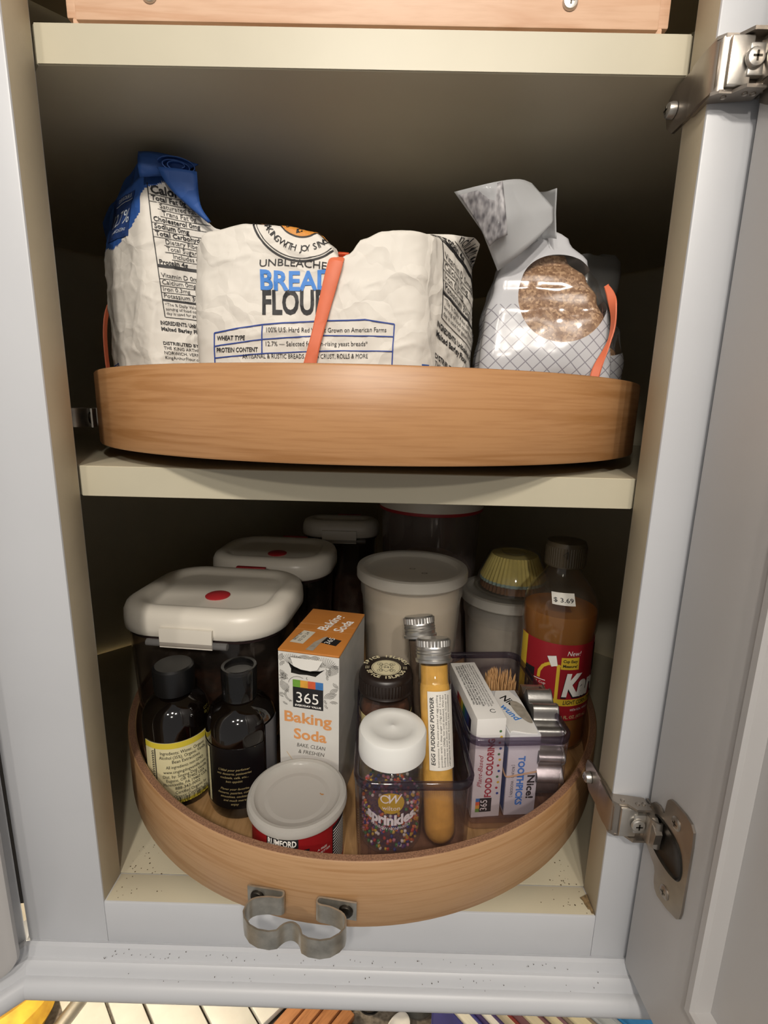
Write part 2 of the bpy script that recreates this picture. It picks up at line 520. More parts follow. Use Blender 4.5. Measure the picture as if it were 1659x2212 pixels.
# light rail moulding under the cabinet, mitred into the neighbour's
PROF = [(0, -.0362), (-.0015, -.0355), (-.0042, -.0362), (-.0058, -.0420), (-.0062, -.0438), (-.0082, -.0440), (-.0098, -.0454), (-.0108, -.0482),
        (-.0116, -.0506), (-.0121, -.0524), (-.0142, -.0522), (-.0165, -.0532), (-.0185, -.0552), (-.0197, -.0585), (-.0198, -.0622), (-.0188, -.0655), (-.0165, -.0678), (-.010, -.0690), (0, -.0690), (.018, -.0690), (.018, -.0362)]
def moulding(name, p0, d, n, L0, L1, m0, m1, parent):
    """profile (outwards, z) run along d from L0 to L1; m0, m1 slope the ends for mitres"""
    rings = []
    for k in range(13):
        f = k / 12
        ring = []
        for o, z in PROF:
            l = (L0 + m0 * -o) * (1 - f) + (L1 + m1 * -o) * f
            ring.append((p0[0] + d[0] * l - n[0] * o, p0[1] + d[1] * l - n[1] * o, z))
        rings.append(ring)
    return mk(name, loft(rings), PAINT, parent, ang=30)
moulding('light_rail', (0, 0), (1, 0), (0, -1), -.0600, .4050, .412, 0, cab)
lr = Print(lambda s, t: ((s, -.0035 - (t / .035) * .016, -.036 - t * .72), (0, -.72, .69)))
for i in range(90):
    x = random.uniform(.0, .37); t = random.choice((.003, .005, .006, .016, .02)) + random.uniform(-.002, .002)
    lr.disc(x, t, random.uniform(.00015, .0004), random.uniform(.0002, .0006), n=6)
lr.build('paint_specks', M('dark_speck', '#4A4038', .9, var=.1), cab, off=.0012)['kind'] = 'stuff'

# door, swung open to the right, seen on its inner face
DA = math.radians(3)
dd = Vector((math.sin(DA), -math.cos(DA), 0)); dn = Vector((-math.cos(DA), -math.sin(DA), 0)); DB = Vector((.379, -.003, 0))
dmat = Matrix(((dd.x, -dn.x, 0, DB.x), (dd.y, -dn.y, 0, DB.y), (0, 0, 1, 0), (0, 0, 0, 1)))   # local: x along the door, y away from the viewer, z up
DW, DZ0, DZ1, SW, RH = .375, -.0375, .79, .0655, .0560
PAINTD = M('white_door_paint', '#BEBCBB', .42, var=.03, vscale=7, bump=.05, bscale=70)
def dpart(name, VF, parent, mat=PAINTD, **k): return mk(name, move(VF, m=dmat), mat, parent, **k)
door = dpart('cabinet_door', join(rbox(0, SW, 0, .0205, DZ0, DZ1, .0022, 3), rbox(DW - SW, DW, 0, .0205, DZ0, DZ1, .0022, 3)), cab)
dpart('rail', rbox(SW - .0005, DW - SW + .0005, .0004, .0200, DZ0, DZ0 + RH, .0015, 2), door)
dpart('rail', rbox(SW - .0005, DW - SW + .0005, .0004, .0200, DZ1 - RH, DZ1, .0015, 2), door)
dpart('panel', box(SW - .006, DW - SW + .006, .0088, .0150, DZ0 + RH - .006, DZ1 - RH + .006), door, smooth=False)
# bevelled lip round the sunken panel
def lipring(i, y): return [(SW + i, y, DZ0 + RH + i), (DW - SW - i, y, DZ0 + RH + i), (DW - SW - i, y, DZ1 - RH - i), (SW + i, y, DZ1 - RH - i)]
lr_ = [lipring(-.0060, .0006), lipring(-.0050, -.0020), lipring(-.0012, -.0022), lipring(.0002, .0000), lipring(.0010, .0090), lipring(-.0060, .0090)]
V, F = loft(lr_ + [lr_[0]], False, False); dpart('panel_lip', (V, F), door, smooth=False)

# ---------------------------------------------------------------- hinges (parts of the cabinet)
def hinge(zc):
    """wrap-round face-frame hinge: base on the stile's inner face, arm round the front, cup plate on the door"""
    h = mk('hinge', move(prism([(.0365, -.006), (.0395, 0.003), (.0375, .009), (.030, .0115), (.012, .0115), (-.006, .011), (-.0075, .009), (-.0075, -.009), (-.006, -.011), (.012, -.0115), (.030, -.0115)], 0, .0016),
                        m=Matrix(((0, 0, -1, OW - .0003), (1, 0, 0, 0), (0, 1, 0, zc), (0, 0, 0, 1)))), NICKEL, cab)
    # arm wrapping round the stile's front
    arm = strip([(OW - .0022, .014), (OW - .0030, .002), (OW - .0024, -.0050), (OW - .0002, -.0076), (OW + .004, -.0080), (OW + .021, -.0080), (OW + .0225, -.0066), (OW + .0225, -.002)], zc - .0115, zc + .0115, .0014)
    mk('arm', arm, NICKEL, h, ang=50)
    fl = [(OW - .002, .012), (OW - .003, -.006), (OW, -.0085), (OW + .006, -.0085), (OW + .010, -.0135), (OW + .0195, -.0135), (OW + .0195, -.0082), (OW + .0195, -.003), (OW + .004, -.0005), (OW - .0006, .0005), (OW - .0006, .012)]
    for s in (-1, 1):
        mk('side_flange', prism(fl, zc + s * .0118 - .0008, zc + s * .0118 + .0008), NICKEL, h, smooth=False)
        for rx, ry in ((OW + .004, -.0055), (OW + .0125, -.0085), (OW + .0165, -.0085)):
            mk('rivet', move(lathe([(0, 0), (.0014, 0), (.0012, .0006), (.0005, .0004), (0, .0004)], 12), m=Matrix.Translation((rx, ry, zc + s * .0126)) @ Matrix.Rotation(0 if s > 0 else PI, 4, 'X')), NICKEL, h)
    mk('slide_plate', join(rbox(OW + .0015, OW + .0125, -.0112, -.0086, zc - .0106, zc + .0106, .0008), rbox(OW + .010, OW + .0185, -.0122, -.0088, zc - .0070, zc + .0070, .0008)), STEEL, h)
    cross_screw('screw', h, .0046, (OW + .0125, -.0122, zc), (0, -1, 0), STEEL, .0022)
    cross_screw('screw', h, .0042, (OW - .0022, .0300, zc), (-1, 0, 0), STEEL, .0045)
    # knuckle: curled strip from the arm to the door plate
    kp = smoothpath([(OW + .0185, -.0090), (OW + .0170, -.0150), (OW + .0190, -.0200), (OW + .0225, -.0215), (OW + .0245, -.0180)], 2)
    mk('knuckle', strip([(p.x, p.y) for p in kp] if len(kp[0]) > 1 else kp, zc - .0095, zc + .0095, .0013), NICKEL, h, ang=50)
    # door plate (door coordinates: x along the door, z up)
    out = [(.0030, .0105), (.0075, .0165), (.0125, .0185), (.0165, .0170), (.0183, .0178), (.0186, .0235), (.0193, .0285), (.0215, .0312), (.0250, .0322), (.0360, .0330), (.0410, .0318), (.0438, .0285), (.0446, .0191), (.0450, -.010), (.0452, -.0270), (.0443, -.0322), (.0424, -.0346), (.0330, -.0380), (.0236, -.0395), (.0202, -.0375), (.0188, -.0342), (.0182, -.0300), (.0180, -.0266), (.0165, -.0235), (.0080, -.0185), (.0030, -.0150)]
    cup = resample(smoothpath([(.0070, .0040), (.0120, .0110), (.0190, .0125), (.0300, .0120), (.0365, .0085), (.0402, -.0010), (.0398, -.0080), (.0370, -.0125), (.0260, -.0145), (.0130, -.0125), (.0075, -.0080)], 2, True), 40)
    cup = [(q.x, q.y) for q in [Vector((c[0], c[1])) for c in cup]]
    m3 = dmat @ Matrix(((1, 0, 0, 0), (0, 0, -1, 0), (0, 1, 0, zc), (0, 0, 0, 1)))
    bm = bmesh.new()
    for z in (0.0002, .0016):
        o1 = [bm.verts.new((x, y, z)) for x, y in out]; c1 = [bm.verts.new((x, y, z)) for x, y in cup]
        e = [bm.edges.new((o1[i], o1[(i + 1) % len(o1)])) for i in range(len(o1))] + [bm.edges.new((c1[i], c1[(i + 1) % len(c1)])) for i in range(len(c1))]
        bmesh.ops.triangle_fill(bm, use_beauty=True, use_dissolve=False, edges=e)
        if z < .001: o0, c0 = o1, c1
    for A, B in ((o0, o1), (c0, c1)):
        for i in range(len(A)): bm.faces.new((A[i], A[(i + 1) % len(A)], B[(i + 1) % len(A)], B[i]))
    bm.verts.index_update()
    plate = [tuple(v.co) for v in bm.verts], [tuple(v.index for v in f.verts) for f in bm.faces]; bm.free()
    mk('door_plate', move(plate, m=m3), NICKEL, h, ang=30)
    bowl = loft([[(.0255 + (x - .0255) * k, -.001 + (y + .001) * k, z) for x, y in cup] for k, z in ((1.06, .0017), (1.01, .0024), (.96, .0012), (.90, .0006), (.3, .0004))], False, True)
    mk('cup', move(bowl, m=m3), DARKSTEEL, h, ang=50)
    lev = prism([(.0020, -.0105), (.0100, -.0115), (.0190, -.0050), (.0200, .0030), (.0130, .0095), (.0020, .0105)], .0016, .0062)
    mk('cup_arm', move(lev, m=m3), NICKEL, h, smooth=False)
    for dz in (.0212, -.0297):
        cross_screw('screw', h, .0042, m3 @ Vector((.0295, dz, .0014)), dn, NICKEL, .0014)
    return h
hinge(.0904); hinge(.522)

# ---------------------------------------------------------------- neighbouring wall cabinet on the left
nb = thing('wall_cabinet', 'white wall cabinet with a closed door meeting the corner cabinet at the left', 'cabinet', (-.0598, -.0002, 0), PI / 4)
mk('stile', rbox(-.030, -.0006, .0008, .020, -.0365, .80, .001), PAINT, nb)
fl_ = [(-.0594, .0006), (-.0594, .0205), (-.0752, .0140), (-.0612, .0003)]
c45 = math.cos(PI / 4)
mk('gap_blocker', prism([((x + .0598) * c45 + (y + .0002) * c45, -(x + .0598) * c45 + (y + .0002) * c45) for x, y in fl_], -.004, .80), M('gap_shade', '#3A3632', .9, var=.1), nb, smooth=False)  # added strip stops light leaking through the gap, coloured dark as the gap's shade
mk('carcass', box(-.42, -.031, .006, .20, -.0365, .80), PAINT, nb, smooth=False)
nd = mk('cabinet_door', loft([[(x, y, z) for x, z in rrect(.36 - 2 * i, .83 - 2 * i, .010, 6, -.0060 - .18, .3770)] for i, y in ((0, 0.0), (0, -.014), (.002, -.018), (.006, -.0195))]), PAINTD, nb, ang=30)
mk('panel', rbox(-.31, -.07, -.0215, -.0190, .04, .74, .0012), PAINTD, nd)
moulding('light_rail', (0, 0), (-1, 0), (0, -1), -.0002, .42, .412, 0, nb)

# ================================================================ turntables
RIMW = WOOD('maple_rim', '#AE8156', '#9D6F43', '#94663D', (3.2, 75, 1), uv=True, rough=.4)
RIMW2 = WOOD('maple_rim_pale', '#AE8963', '#A07850', '#977149', (3.5, 90, 1), uv=True, rough=.45)
TRAYW = WOOD('maple_tray_floor', '#B08A5E', '#9A7448', '#8C683E', (60, 6, 20), rough=.45)
RIMTOP = M('raw_ply_edge', '#9C7458', .8, var=.35, vscale=900, col2='#6E4C38', bump=.4, bscale=1500)
TC = (.1797, .2177); TR = .240
def catch(parent, z0, z1, ang):
    """sprung roller catch: a folded strip of zinc-plated steel on the rim, two screws"""
    a = smoothpath([(-.014, 0.0008), (-.0118, .0012), (-.0112, .0042), (-.0135, .0058), (-.019, .0058), (-.024, .0066), (-.0300, .0085), (-.0330, .0120), (-.0330, .0195), (-.0235, .0270), (-.0090, .0270), (-.0055, .0215), (-.002, .0196), (0, .0194)], 1)
    a = [(-.0375, .0008), (-.026, .0008)] + [(p.x, p.y) for p in a]
    path = a + [(-x, y) for x, y in a[::-1][1:]]
    # local frame: x along the rim, -y outwards
    m = Matrix.Translation((TC[0], TC[1], 0)) @ Matrix.Rotation(ang, 4, 'Z') @ Matrix.Translation((0, -TR - .0004, 0))
    m = Matrix.Translation((-parent.location.x, -parent.location.y, 0)) @ m
    c = mk('catch', move(strip([(x, -y) for x, y in path], z0, z1, .0011), m=m), M('zinc_plate', '#C4C0B6', .38, .85, var=.18, vscale=120, bump=.05, bscale=700), parent, ang=50)
    for x in (-.0305, .0305):
        o = cross_screw('screw', c, .0048, (m @ Vector((x, -.0014, (z0 + z1) / 2))), (m.to_3x3() @ Vector((0, -1, 0))), DARKSTEEL, .0024)
    return c
def turntable(label, zb, rimm, zbear, ang):
    t = thing('turntable', label, 'turntable', (TC[0], TC[1], zb), group=None)
    h = .0530
    prof = [(TR - .0065, .001), (TR - .0008, 0), (TR, .0012), (TR, h - .001), (TR - .0008, h), (TR - .0058, h), (TR - .0068, h - .0010), (TR - .0068, .006)]
    V, F = lathe(prof, 160, closed_prof=True)
    uv = [((math.atan2(v[0], -v[1]) / (2 * PI)) * 2 * PI * TR, v[2]) for v in V]
    mk('rim', (V, F), rimm, t, uvs=uv, ang=40)
    mk('rim_edge', lathe([(TR - .0058, h), (TR - .0010, h), (TR - .0012, h + .0002), (TR - .0056, h + .0002)], 160, closed_prof=True), RIMTOP, t)
    mk('tray_floor', lathe([(0, .001), (TR - .0070, .001), (TR - .0070, .010), (0, .010)], 120), TRAYW, t)
    mk('bearing', lathe([(0, -zbear), (.11, -zbear), (.11, -zbear + .002), (.06, -.0005), (0, -.0005)], 48), DARKSTEEL, t)
    catch(t, .0118, .0258, ang)
    return t
turntable('upper round wooden turntable with tall rim, holding the flour and sugar bags', .3239, RIMW, .0095, math.radians(-66))
turntable('lower round wooden turntable full of jars and bottles, metal catch in front', .0120, RIMW2, .0115, math.radians(-7.6))

# ================================================================ wooden box on the top shelf
PINE = WOOD('pale_pink_maple', '#D2AE92', '#C79E80', '#BF9678', (6, 40, 60), rough=.5)
bx = thing('wooden_tray', 'pale wooden box with a screwed front board standing on the top shelf', 'tray', (.1802, .030, .5555))
mk('front_board', rbox(-.1600, .1600, 0, .012, .0045, .075, .0012), PINE, bx)
mk('base_board', rbox(-.1640, .1640, .0045, .30, .0006, .0085, .0008), PINE, bx)
for s in (-1, 1): mk('side_board', rbox(s * .1640 - .006 + s * -.002, s * .1640 + .006 + s * -.002, .006, .30, .009, .070, .001), PINE, bx)
mk('back_board', rbox(-.158, .158, .288, .300, .009, .070, .001), PINE, bx)
for x in (-.118, .1105): cross_screw('screw', bx, .0042, (x, 0, .0165), (0, -1, 0), STEEL, .002)

# ================================================================ paper flour bags
def PAPERMAT(name, col):
    m, nt, b, out = newmat(name); N = nt.nodes.new; L = nt.links.new
    tc = N('ShaderNodeTexCoord'); no = N('ShaderNodeTexNoise'); no.inputs['Scale'].default_value = 30; no.inputs['Detail'].default_value = 3
    L(tc.outputs['Object'], no.inputs['Vector'])
    mx = N('ShaderNodeVectorMath'); mx.operation = 'MULTIPLY_ADD'; mx.inputs[1].default_value = (.03, .03, .03); L(no.outputs['Color'], mx.inputs[0]); L(tc.outputs['Object'], mx.inputs[2])
    v1 = N('ShaderNodeTexVoronoi'); v1.feature = 'DISTANCE_TO_EDGE'; v1.inputs['Scale'].default_value = 26; L(mx.outputs[0], v1.inputs['Vector'])
    v2 = N('ShaderNodeTexVoronoi'); v2.feature = 'F1'; v2.inputs['Scale'].default_value = 48; L(mx.outputs[0], v2.inputs['Vector'])
    r1 = N('ShaderNodeMapRange'); r1.inputs['From Max'].default_value = .16; r1.inputs['To Min'].default_value = 1; r1.inputs['To Max'].default_value = 0; L(v1.outputs['Distance'], r1.inputs['Value'])
    ad = N('ShaderNodeMath'); ad.operation = 'MULTIPLY_ADD'; ad.inputs[1].default_value = .8; L(v2.outputs['Distance'], ad.inputs[0]); L(r1.outputs[0], ad.inputs[2])
    bp = N('ShaderNodeBump'); bp.inputs['Strength'].default_value = .55; bp.inputs['Distance'].default_value = .0014; L(ad.outputs[0], bp.inputs['Height']); L(bp.outputs[0], b.inputs['Normal'])
    cr = N('ShaderNodeMix'); cr.data_type = 'RGBA'; L(no.outputs['Fac'], cr.inputs[0]); c = lin(col); cr.inputs[6].default_value = tuple(x * .93 for x in c[:3]) + (1,); cr.inputs[7].default_value = c
    L(cr.outputs[2], b.inputs['Base Color']); b.inputs['Roughness'].default_value = .6
    return m
PAPER = PAPERMAT('white_bag_paper', '#DAD5CC')
BLUEP = PAPERMAT('blue_bag_print', '#2B569E')
def crumple(p, amp):
    n1 = noise.noise(p * 38) * .6 + noise.noise(p * 90) * .25
    d, pts = noise.voronoi(p * 30)
    cr = math.exp(-(d[1] - d[0]) * 9)
    d2, _ = noise.voronoi(p * 62 + Vector((3, 1, 2)))
    cr2 = math.exp(-(d2[1] - d2[0]) * 8)
    return amp * (n1 + .55 * cr + .25 * cr2)
def bag_grid(loop, zb, ztop, fold, nu=170, nv=72, amp=.0017, bulge=.004, c0=.80, lean=None, keep=()):
    P = resample(smoothpath([(x, y, 0) for x, y in loop], 2, True), nu)
    cx = sum(p.x for p in P) / nu; cy = sum(p.y for p in P) / nu
    nr = []
    for i in range(nu):
        t = (P[(i + 1) % nu] - P[i - 1]).normalized(); nr.append(Vector((t.y, -t.x, 0)))
    if sum((P[i] - Vector((cx, cy, 0))).dot(nr[i]) for i in range(nu)) < 0: nr = [-n for n in nr]
    rows = []
    for k in range(nv + 1):
        v = k / nv; row = []
        c = sstep(c0, 1.0, v) ** 1.3
        for i in range(nu):
            q = P[i] + nr[i] * (bulge * math.sin(PI * min(v * 1.05, 1)) - .004 * (1 - min(v * 8, 1)))
            fx, fy = fold(q.x)
            y = q.y + (fy - q.y) * c
            x = q.x + (fx - q.x) * c * .5
            zt = ztop(x)
            z = zb + (zt - zb) * v
            s = Vector((x, y, z))
            s += nr[i] * crumple(s, amp) * (1 - .85 * c)
            if lean: s = lean(s, v)
            s.z = max(s.z, zb)
            row.append(s)
        rows.append(row)
    V, F = loft(rows, True, False)
    return V, F
def interp(tab):
    def f(x):
        if x <= tab[0][0]: return tab[0][1]
        for (a, b), (c, d) in zip(tab, tab[1:]):
            if x <= c:
                t = (x - a) / (c - a); t = t * t * (3 - 2 * t)
                return b + (d - b) * t
        return tab[-1][1]
    return f
def ribbon(path, wdir, w, th, twist=None):
    """flat band: path points with a width direction each"""
    rings = []
    P = [Vector(p) for p in path]
    for i, p in enumerate(P):
        a = P[max(i - 1, 0)]; b = P[min(i + 1, len(P) - 1)]
        t = (b - a).normalized(); wd = Vector(wdir[i] if isinstance(wdir, list) else wdir)
        wd = (wd - t * wd.dot(t)).normalized(); n = t.cross(wd)
        ww = w[i] if isinstance(w, list) else w
        rings.append([tuple(p + wd * ww / 2), tuple(p + n * th / 2 + wd * ww * .4), tuple(p + n * th / 2 - wd * ww * .4), tuple(p - wd * ww / 2), tuple(p - n * th / 2 - wd * ww * .4), tuple(p - n * th / 2 + wd * ww * .4)])
    return loft(rings)

# ---- front flour bag
z2 = interp([(.070, .462), (.080, .4695), (.105, .4735), (.130, .4725), (.149, .4690), (.1575, .4625), (.1645, .4535), (.170, .4560), (.179, .4655), (.192, .4705), (.205, .4715), (.235, .4715), (.252, .4700), (.262, .462)])
loop2 = [(.069, .056), (.090, .049), (.12, .0475), (.15, .048), (.18, .0465), (.205, .047), (.2165, .0495), (.2255, .062), (.241, .079), (.2535, .096), (.2585, .112), (.253, .136), (.23, .146), (.19, .150), (.15, .150), (.115, .148), (.094, .140), (.078, .112), (.070, .080)]
fb2 = thing('flour_bag', 'white paper bread flour bag cinched by an orange rubber band, front centre', 'flour bag', (0, 0, 0), group=None)
vf2 = bag_grid(loop2, ZU + .0006, z2, lambda x: (x, .078), amp=.0018, bulge=.003, c0=.93, nu=220, nv=100)
mi = []
for f in vf2[1]:
    c = sum((Vector(vf2[0][i]) for i in f), Vector()) / len(f)
    blue = (c.z > z2(c.x) - .0035 and c.x < .128) or (c.y > .083 and c.z > .40 and c.x < .14) or (c.z < ZU + .046 + .004 * math.sin(c.x * 90) and c.x > .195 and c.y < .055)
    mi.append(1 if blue else 0)
body2 = mk('bag', vf2, [PAPER, BLUEP], fb2, midx=mi, ang=60)
bv2 = BVHTree.FromPolygons([Vector(v) for v in vf2[0]], vf2[1])
U = .0003
def P2(f): return f
fs = s_ray(bv2, (.070, .05, .4205), (1, 0, .02), (0, 0, 1), (0, 1, 0))     # units below: 0.3 mm across, 0.273 mm up
X = lambda a: (a - 418) * .0003
Zc = lambda b: (650 - b) * .000273
blk = Print(fs, mx=.004); nav = Print(fs, mx=.006); blu = Print(fs, mx=.004); org = Print(fs, mx=.003); fine = Print(fs)
blk.text('FLOUR', X(641), Zc(684), .0148, w=.0425, bold=.03, res=3)
blu.text('BREAD', X(645), Zc(632), .0118, w=.0470, bold=.03, res=3, warp=lambda a, b: (a, b + 2 * a * a + .01 * a))
fine.text('UNBLEACHED', X(646), Zc(580), .0044, w=.0480, res=3, shear=.06, warp=lambda a, b: (a, b - 3 * a * a - .06 * a))
# table of facts
nav.line([(X(462), Zc(725)), (X(570), Zc(708)), (X(700), Zc(699)), (X(790), Zc(698)), (X(852), Zc(707))], .0008)
nav.line([(X(462), Zc(755)), (X(570), Zc(741)), (X(700), Zc(732)), (X(852), Zc(735))], .0007)
nav.line([(X(460), Zc(782)), (X(570), Zc(773)), (X(700), Zc(767)), (X(850), Zc(768))], .0007)
for a, b0, b1 in ((462, 725, 800), (570, 708, 775), (852, 707, 800)): nav.line([(X(a), Zc(b0)), (X(a - 2), Zc((b0 + b1) / 2)), (X(a - 3), Zc(b1))], .0008)
fine.text('WHEAT TYPE', X(500), Zc(742), .0029, w=.0190, shear=.2, bold=.02)
fine.text('PROTEIN CONTENT', X(512), Zc(769), .0029, w=.0280, bold=.02, shear=.1)
fine.text('100% U.S. Hard Red Wheat Grown on American Farms', X(707), Zc(725), .0030, w=.0770)
fine.text('12.7% — Selected for high-rising yeast breads*', X(686), Zc(756), .0030, w=.0660)
fine.text('ARTISANAL & RUSTIC BREADS, PIZZA CRUST, ROLLS & MORE', X(660), Zc(784), .0029, w=.0820)
# round emblem
ecx, ecy = X(656), Zc(452)
for r, w in ((.0325, .0011), (.0308, .0004)):
    blk.ring(ecx, ecy, r, w, 195, 345, 50, ry=r * .98)
cap = 'BAKING WITH JOY SINCE 1790'
for i, ch in enumerate(cap):
    a = math.radians(-90 + (i - (len(cap) - 1) / 2) * 5.3)
    blk.text(ch, ecx + .0262 * math.cos(a), ecy + .0262 * math.sin(a), .0040, rot=math.degrees(a) + 90, bold=.0)
org.poly([(ecx + .0172 * math.cos(a), ecy + .0172 * math.sin(a)) for a in [math.radians(190 + i * 160 / 24) for i in range(25)]])
for k in range(5): org.disc(ecx - .0262 + (k % 2) * .0014, ecy - .0085 + k * .0011, .0007, .0012, n=8)
blk.ring(ecx, ecy, .0176, .0006, 190, 350, 40)
drk = Print(fs, mx=.003)
for pts in ([(-.013, -.006), (-.008, -.003), (-.006, -.011), (-.010, -.0125)], [(-.003, -.0055), (.001, -.004), (.000, -.0145), (-.004, -.0155)], [(.005, -.005), (.009, -.004), (.010, -.012), (.006, -.0145)], [(-.012, -.0045), (.013, -.0045), (.012, -.0058), (-.012, -.0058)]):
    drk.poly([(ecx + a, ecy + b) for a, b in pts])
lt = Print(fs, mx=.003)
for pts in ([(-.009, -.0062), (-.001, -.0048), (.004, -.0062), (-.002, -.0090)], [(.001, -.0065), (.007, -.0055), (.003, -.011)]): lt.poly([(ecx + a, ecy + b) for a, b in pts])
ORP = M('ochre_ink', '#D08A36', .6, var=.05)
SKYP = M('sky_blue_ink', '#3F82D2', .6, var=.04)
blk.build('black_lettering', INK, fb2, off=.0005); blu.build('blue_lettering', SKYP, fb2, off=.0005); nav.build('fact_table', BLUEINK, fb2, off=.0005)
org.build('emblem', ORP, fb2, off=.0005); drk.build('emblem_figure', INK, fb2, off=.0007); lt.build('emblem_highlight', M('cream_ink', '#E8D9B5', .6), fb2, off=.0009); fine.build('fine_print', INK, fb2, off=.0005)['kind'] = 'stuff'
# side panel: nutrition facts, tilted with the gusset
def nutrition(bvh, o, ex, ey, d, parent, sc, head=True):
    f = s_ray(bvh, o, ex, ey, d); b = Print(f, mx=.006); y = 0
    rows = [('Calories', .0052, .03, 0), ('Total Fat 0g', .0030, .02, 0), ('  Saturated Fat 0g', .0029, 0, .005), ('  Trans Fat 0g', .0029, 0, .006), ('Cholesterol 0mg', .0029, .02, 0), ('Sodium 0mg', .0029, .02, 0), ('Total Carbohydrate 22g', .0029, .02, 0), ('  Dietary Fiber <1g', .0028, 0, .006), ('  Total Sugars 0g', .0028, 0, .006), ('    Includes 0g Added Sugars', .0028, 0, .010), ('Protein 4g', .0029, .02, 0), None,
            ('Vitamin D 0mcg', .0028, 0, 0), ('Calcium 0mg', .0028, 0, 0), ('Iron 0.3mg', .0027, 0, 0), ('Potassium 30mg', .0028, 0, 0)]
    wd = .060 * sc
    for r in rows:
        if r is None:
            b.rect(0, y - .0022 * sc, wd, y - .0002 * sc); y -= .0042 * sc; continue
        s, h, bo, ind = r
        y -= (h + .0019) * sc
        b.text(s.strip(), .0012 * sc + ind * sc, y, h * sc * 1.15, align='L', bold=bo)
        b.line([(ind * sc, y - .0011 * sc), (wd, y - .0011 * sc)], .00035 * sc)
    b.rect(0, y - .0024 * sc, wd, y - .0014 * sc); y -= .0026 * sc
    for s in ('*The % Daily Value tells you how much a nutrient in a', 'serving of food contributes to a daily diet. 2,000 calories a', 'day is used for general nutrition advice.'):
        y -= .0030 * sc; b.text(s, .0012 * sc, y, .0021 * sc, align='L')
    b.line([(0, y - .002 * sc), (wd, y - .002 * sc)], .0004 * sc); b.line([(-.0003, 0), (-.0003, y - .002 * sc)], .0006 * sc)
    y -= .0075 * sc; b.text('INGREDIENTS: Unbleached Hard Red Wheat Flour,', -.004 * sc, y, .0028 * sc, w=.062 * sc, align='L', bold=.025)
    y -= .0043 * sc; b.text('Malted Barley Flour.', -.004 * sc, y, .0028 * sc, align='L', bold=.025)
    y -= .010 * sc; b.text('DISTRIBUTED BY', -.004 * sc, y, .0024 * sc, align='L', bold=.02)
    for s in ('THE KING ARTHUR FLOUR COMPANY, INC.', 'NORWICH, VERMONT 05055', 'KingArthurFlour.com  |  800 827 6836', '', 'Never bleached, never bromated.', '"King Arthur", the King Arthur Flour logo and', 'never bromated are registered marks of the', 'Flour Company, Inc.'):
        y -= .0034 * sc; b.text(s, -.004 * sc, y, .0023 * sc, align='L')
    return b.build('nutrition_print', INK, parent, off=.0005)
ex2 = Vector((.040, .046, -.024)); nd2 = Vector((-.75, .66, 0))
nutrition(bv2, (.2345, .0690, .5450), ex2, Vector((.03, .03, 1)), nd2, fb2, 1.42)
rb = []
for b in (532, 540, 552, 566, 585, 615, 650, 690, 725, 755, 786, 815, 850, 890, 930):
    a = 738 - (b - 527) * .245
    h = fs(X(a), Zc(b))
    if h: rb.append(h[0] + Vector((0, -.0028, 0)))
if rb:
    top = rb[0]; zt = max(top.z, z2(top.x)) + .0022
    full = [Vector((top.x + .002, y, z)) for y, z in ((.158, .385), (.156, .42), (.140, .440), (.12, .450), (.100, zt))] + [Vector((top.x + .001, .080, zt)), Vector((top.x, .066, zt)), Vector((top.x, top.y + .002, zt - .0005))] + rb
    full = [Vector(q) for q in smoothpath(full, 1)]
    band2 = mk('rubber_band', ribbon(full, (1, 0, 0), [.0084 + .0010 * math.sin(i * .35) for i in range(len(full))], .0012), BAND)
    tag(band2, 'orange rubber band stretched over the front bread flour bag', 'rubber band', 'orange rubber bands')

# ---- tall flour bag at the left
def lean1(s, v):
    return s + Vector((.016 * v * v, -.012 * v * v * 0, 0))
z1 = interp([(-.045, .490), (-.020, .506), (.000, .519), (.016, .5255), (.022, .5256), (.028, .520), (.034, .514), (.041, .503), (.052, .4925), (.067, .4830), (.08, .478)])
loop1 = [(.018, .0955), (.026, .0965), (.045, .104), (.066, .1135), (.074, .126), (.072, .16), (.062, .20), (.03, .212), (-.01, .206), (-.034, .184), (-.036, .158), (-.030, .132), (-.012, .113), (.006, .101)]
fb1 = thing('flour_bag', 'tall white and blue flour bag with a rolled top at the far left', 'flour bag', (0, 0, 0))
vf1 = bag_grid(loop1, ZU + .0006, z1, lambda x: (x, .1035 + max(0, (.02 - x)) * .7 + max(0, x - .03) * .25), amp=.0020, bulge=.002, c0=.72, nu=280, nv=120)
mi = []
for f in vf1[1]:
    c = sum((Vector(vf1[0][i]) for i in f), Vector()) / len(f)
    lim = .468 + .006 * noise.noise(Vector((c.x * 60, c.y * 60, 4))) + max(0, c.x + .006) * .9
    edge = .0165 + .004 * noise.noise(Vector((c.z * 70, 1, 2))) + sstep(.50, .515, c.z) * .02
    mi.append(1 if (c.z > lim and c.x < edge) or c.y > .128 + .002 * noise.noise(c * 80) and c.z > .46 else 0)
mk('bag', vf1, [PAPER, BLUEP], fb1, midx=mi, ang=60)
bv1 = BVHTree.FromPolygons([Vector(v) for v in vf1[0]], vf1[1])
nutrition(bv1, (.0235, .095, .5085), (.95, .30, -.03), (-.08, 0, 1), (-.25, .95, 0), fb1, 1.0)
bl = s_ray(bv1, (-.006, .11, .486), (.72, -.50, -.02), (0, 0, 1), (.6, .8, 0))
w1 = Print(bl, mx=.004); w1.text('12.7%', .000, -.003, .0105, w=.030, res=3).line([(-.016, .0135), (.016, .0135)], .0005); w1.text('OUR FLOUR IS', .000, .0155, .0030, w=.024).text('PROTEIN CONTENT', .000, -.0085, .0022, w=.024)
w1.build('white_lettering', M('pale_blue_ink', '#C9D2DC', .6), fb1, off=.0007)
nv = Print(bl, mx=.004); nv.rect(-.022, -.0125, .0155, .0200)
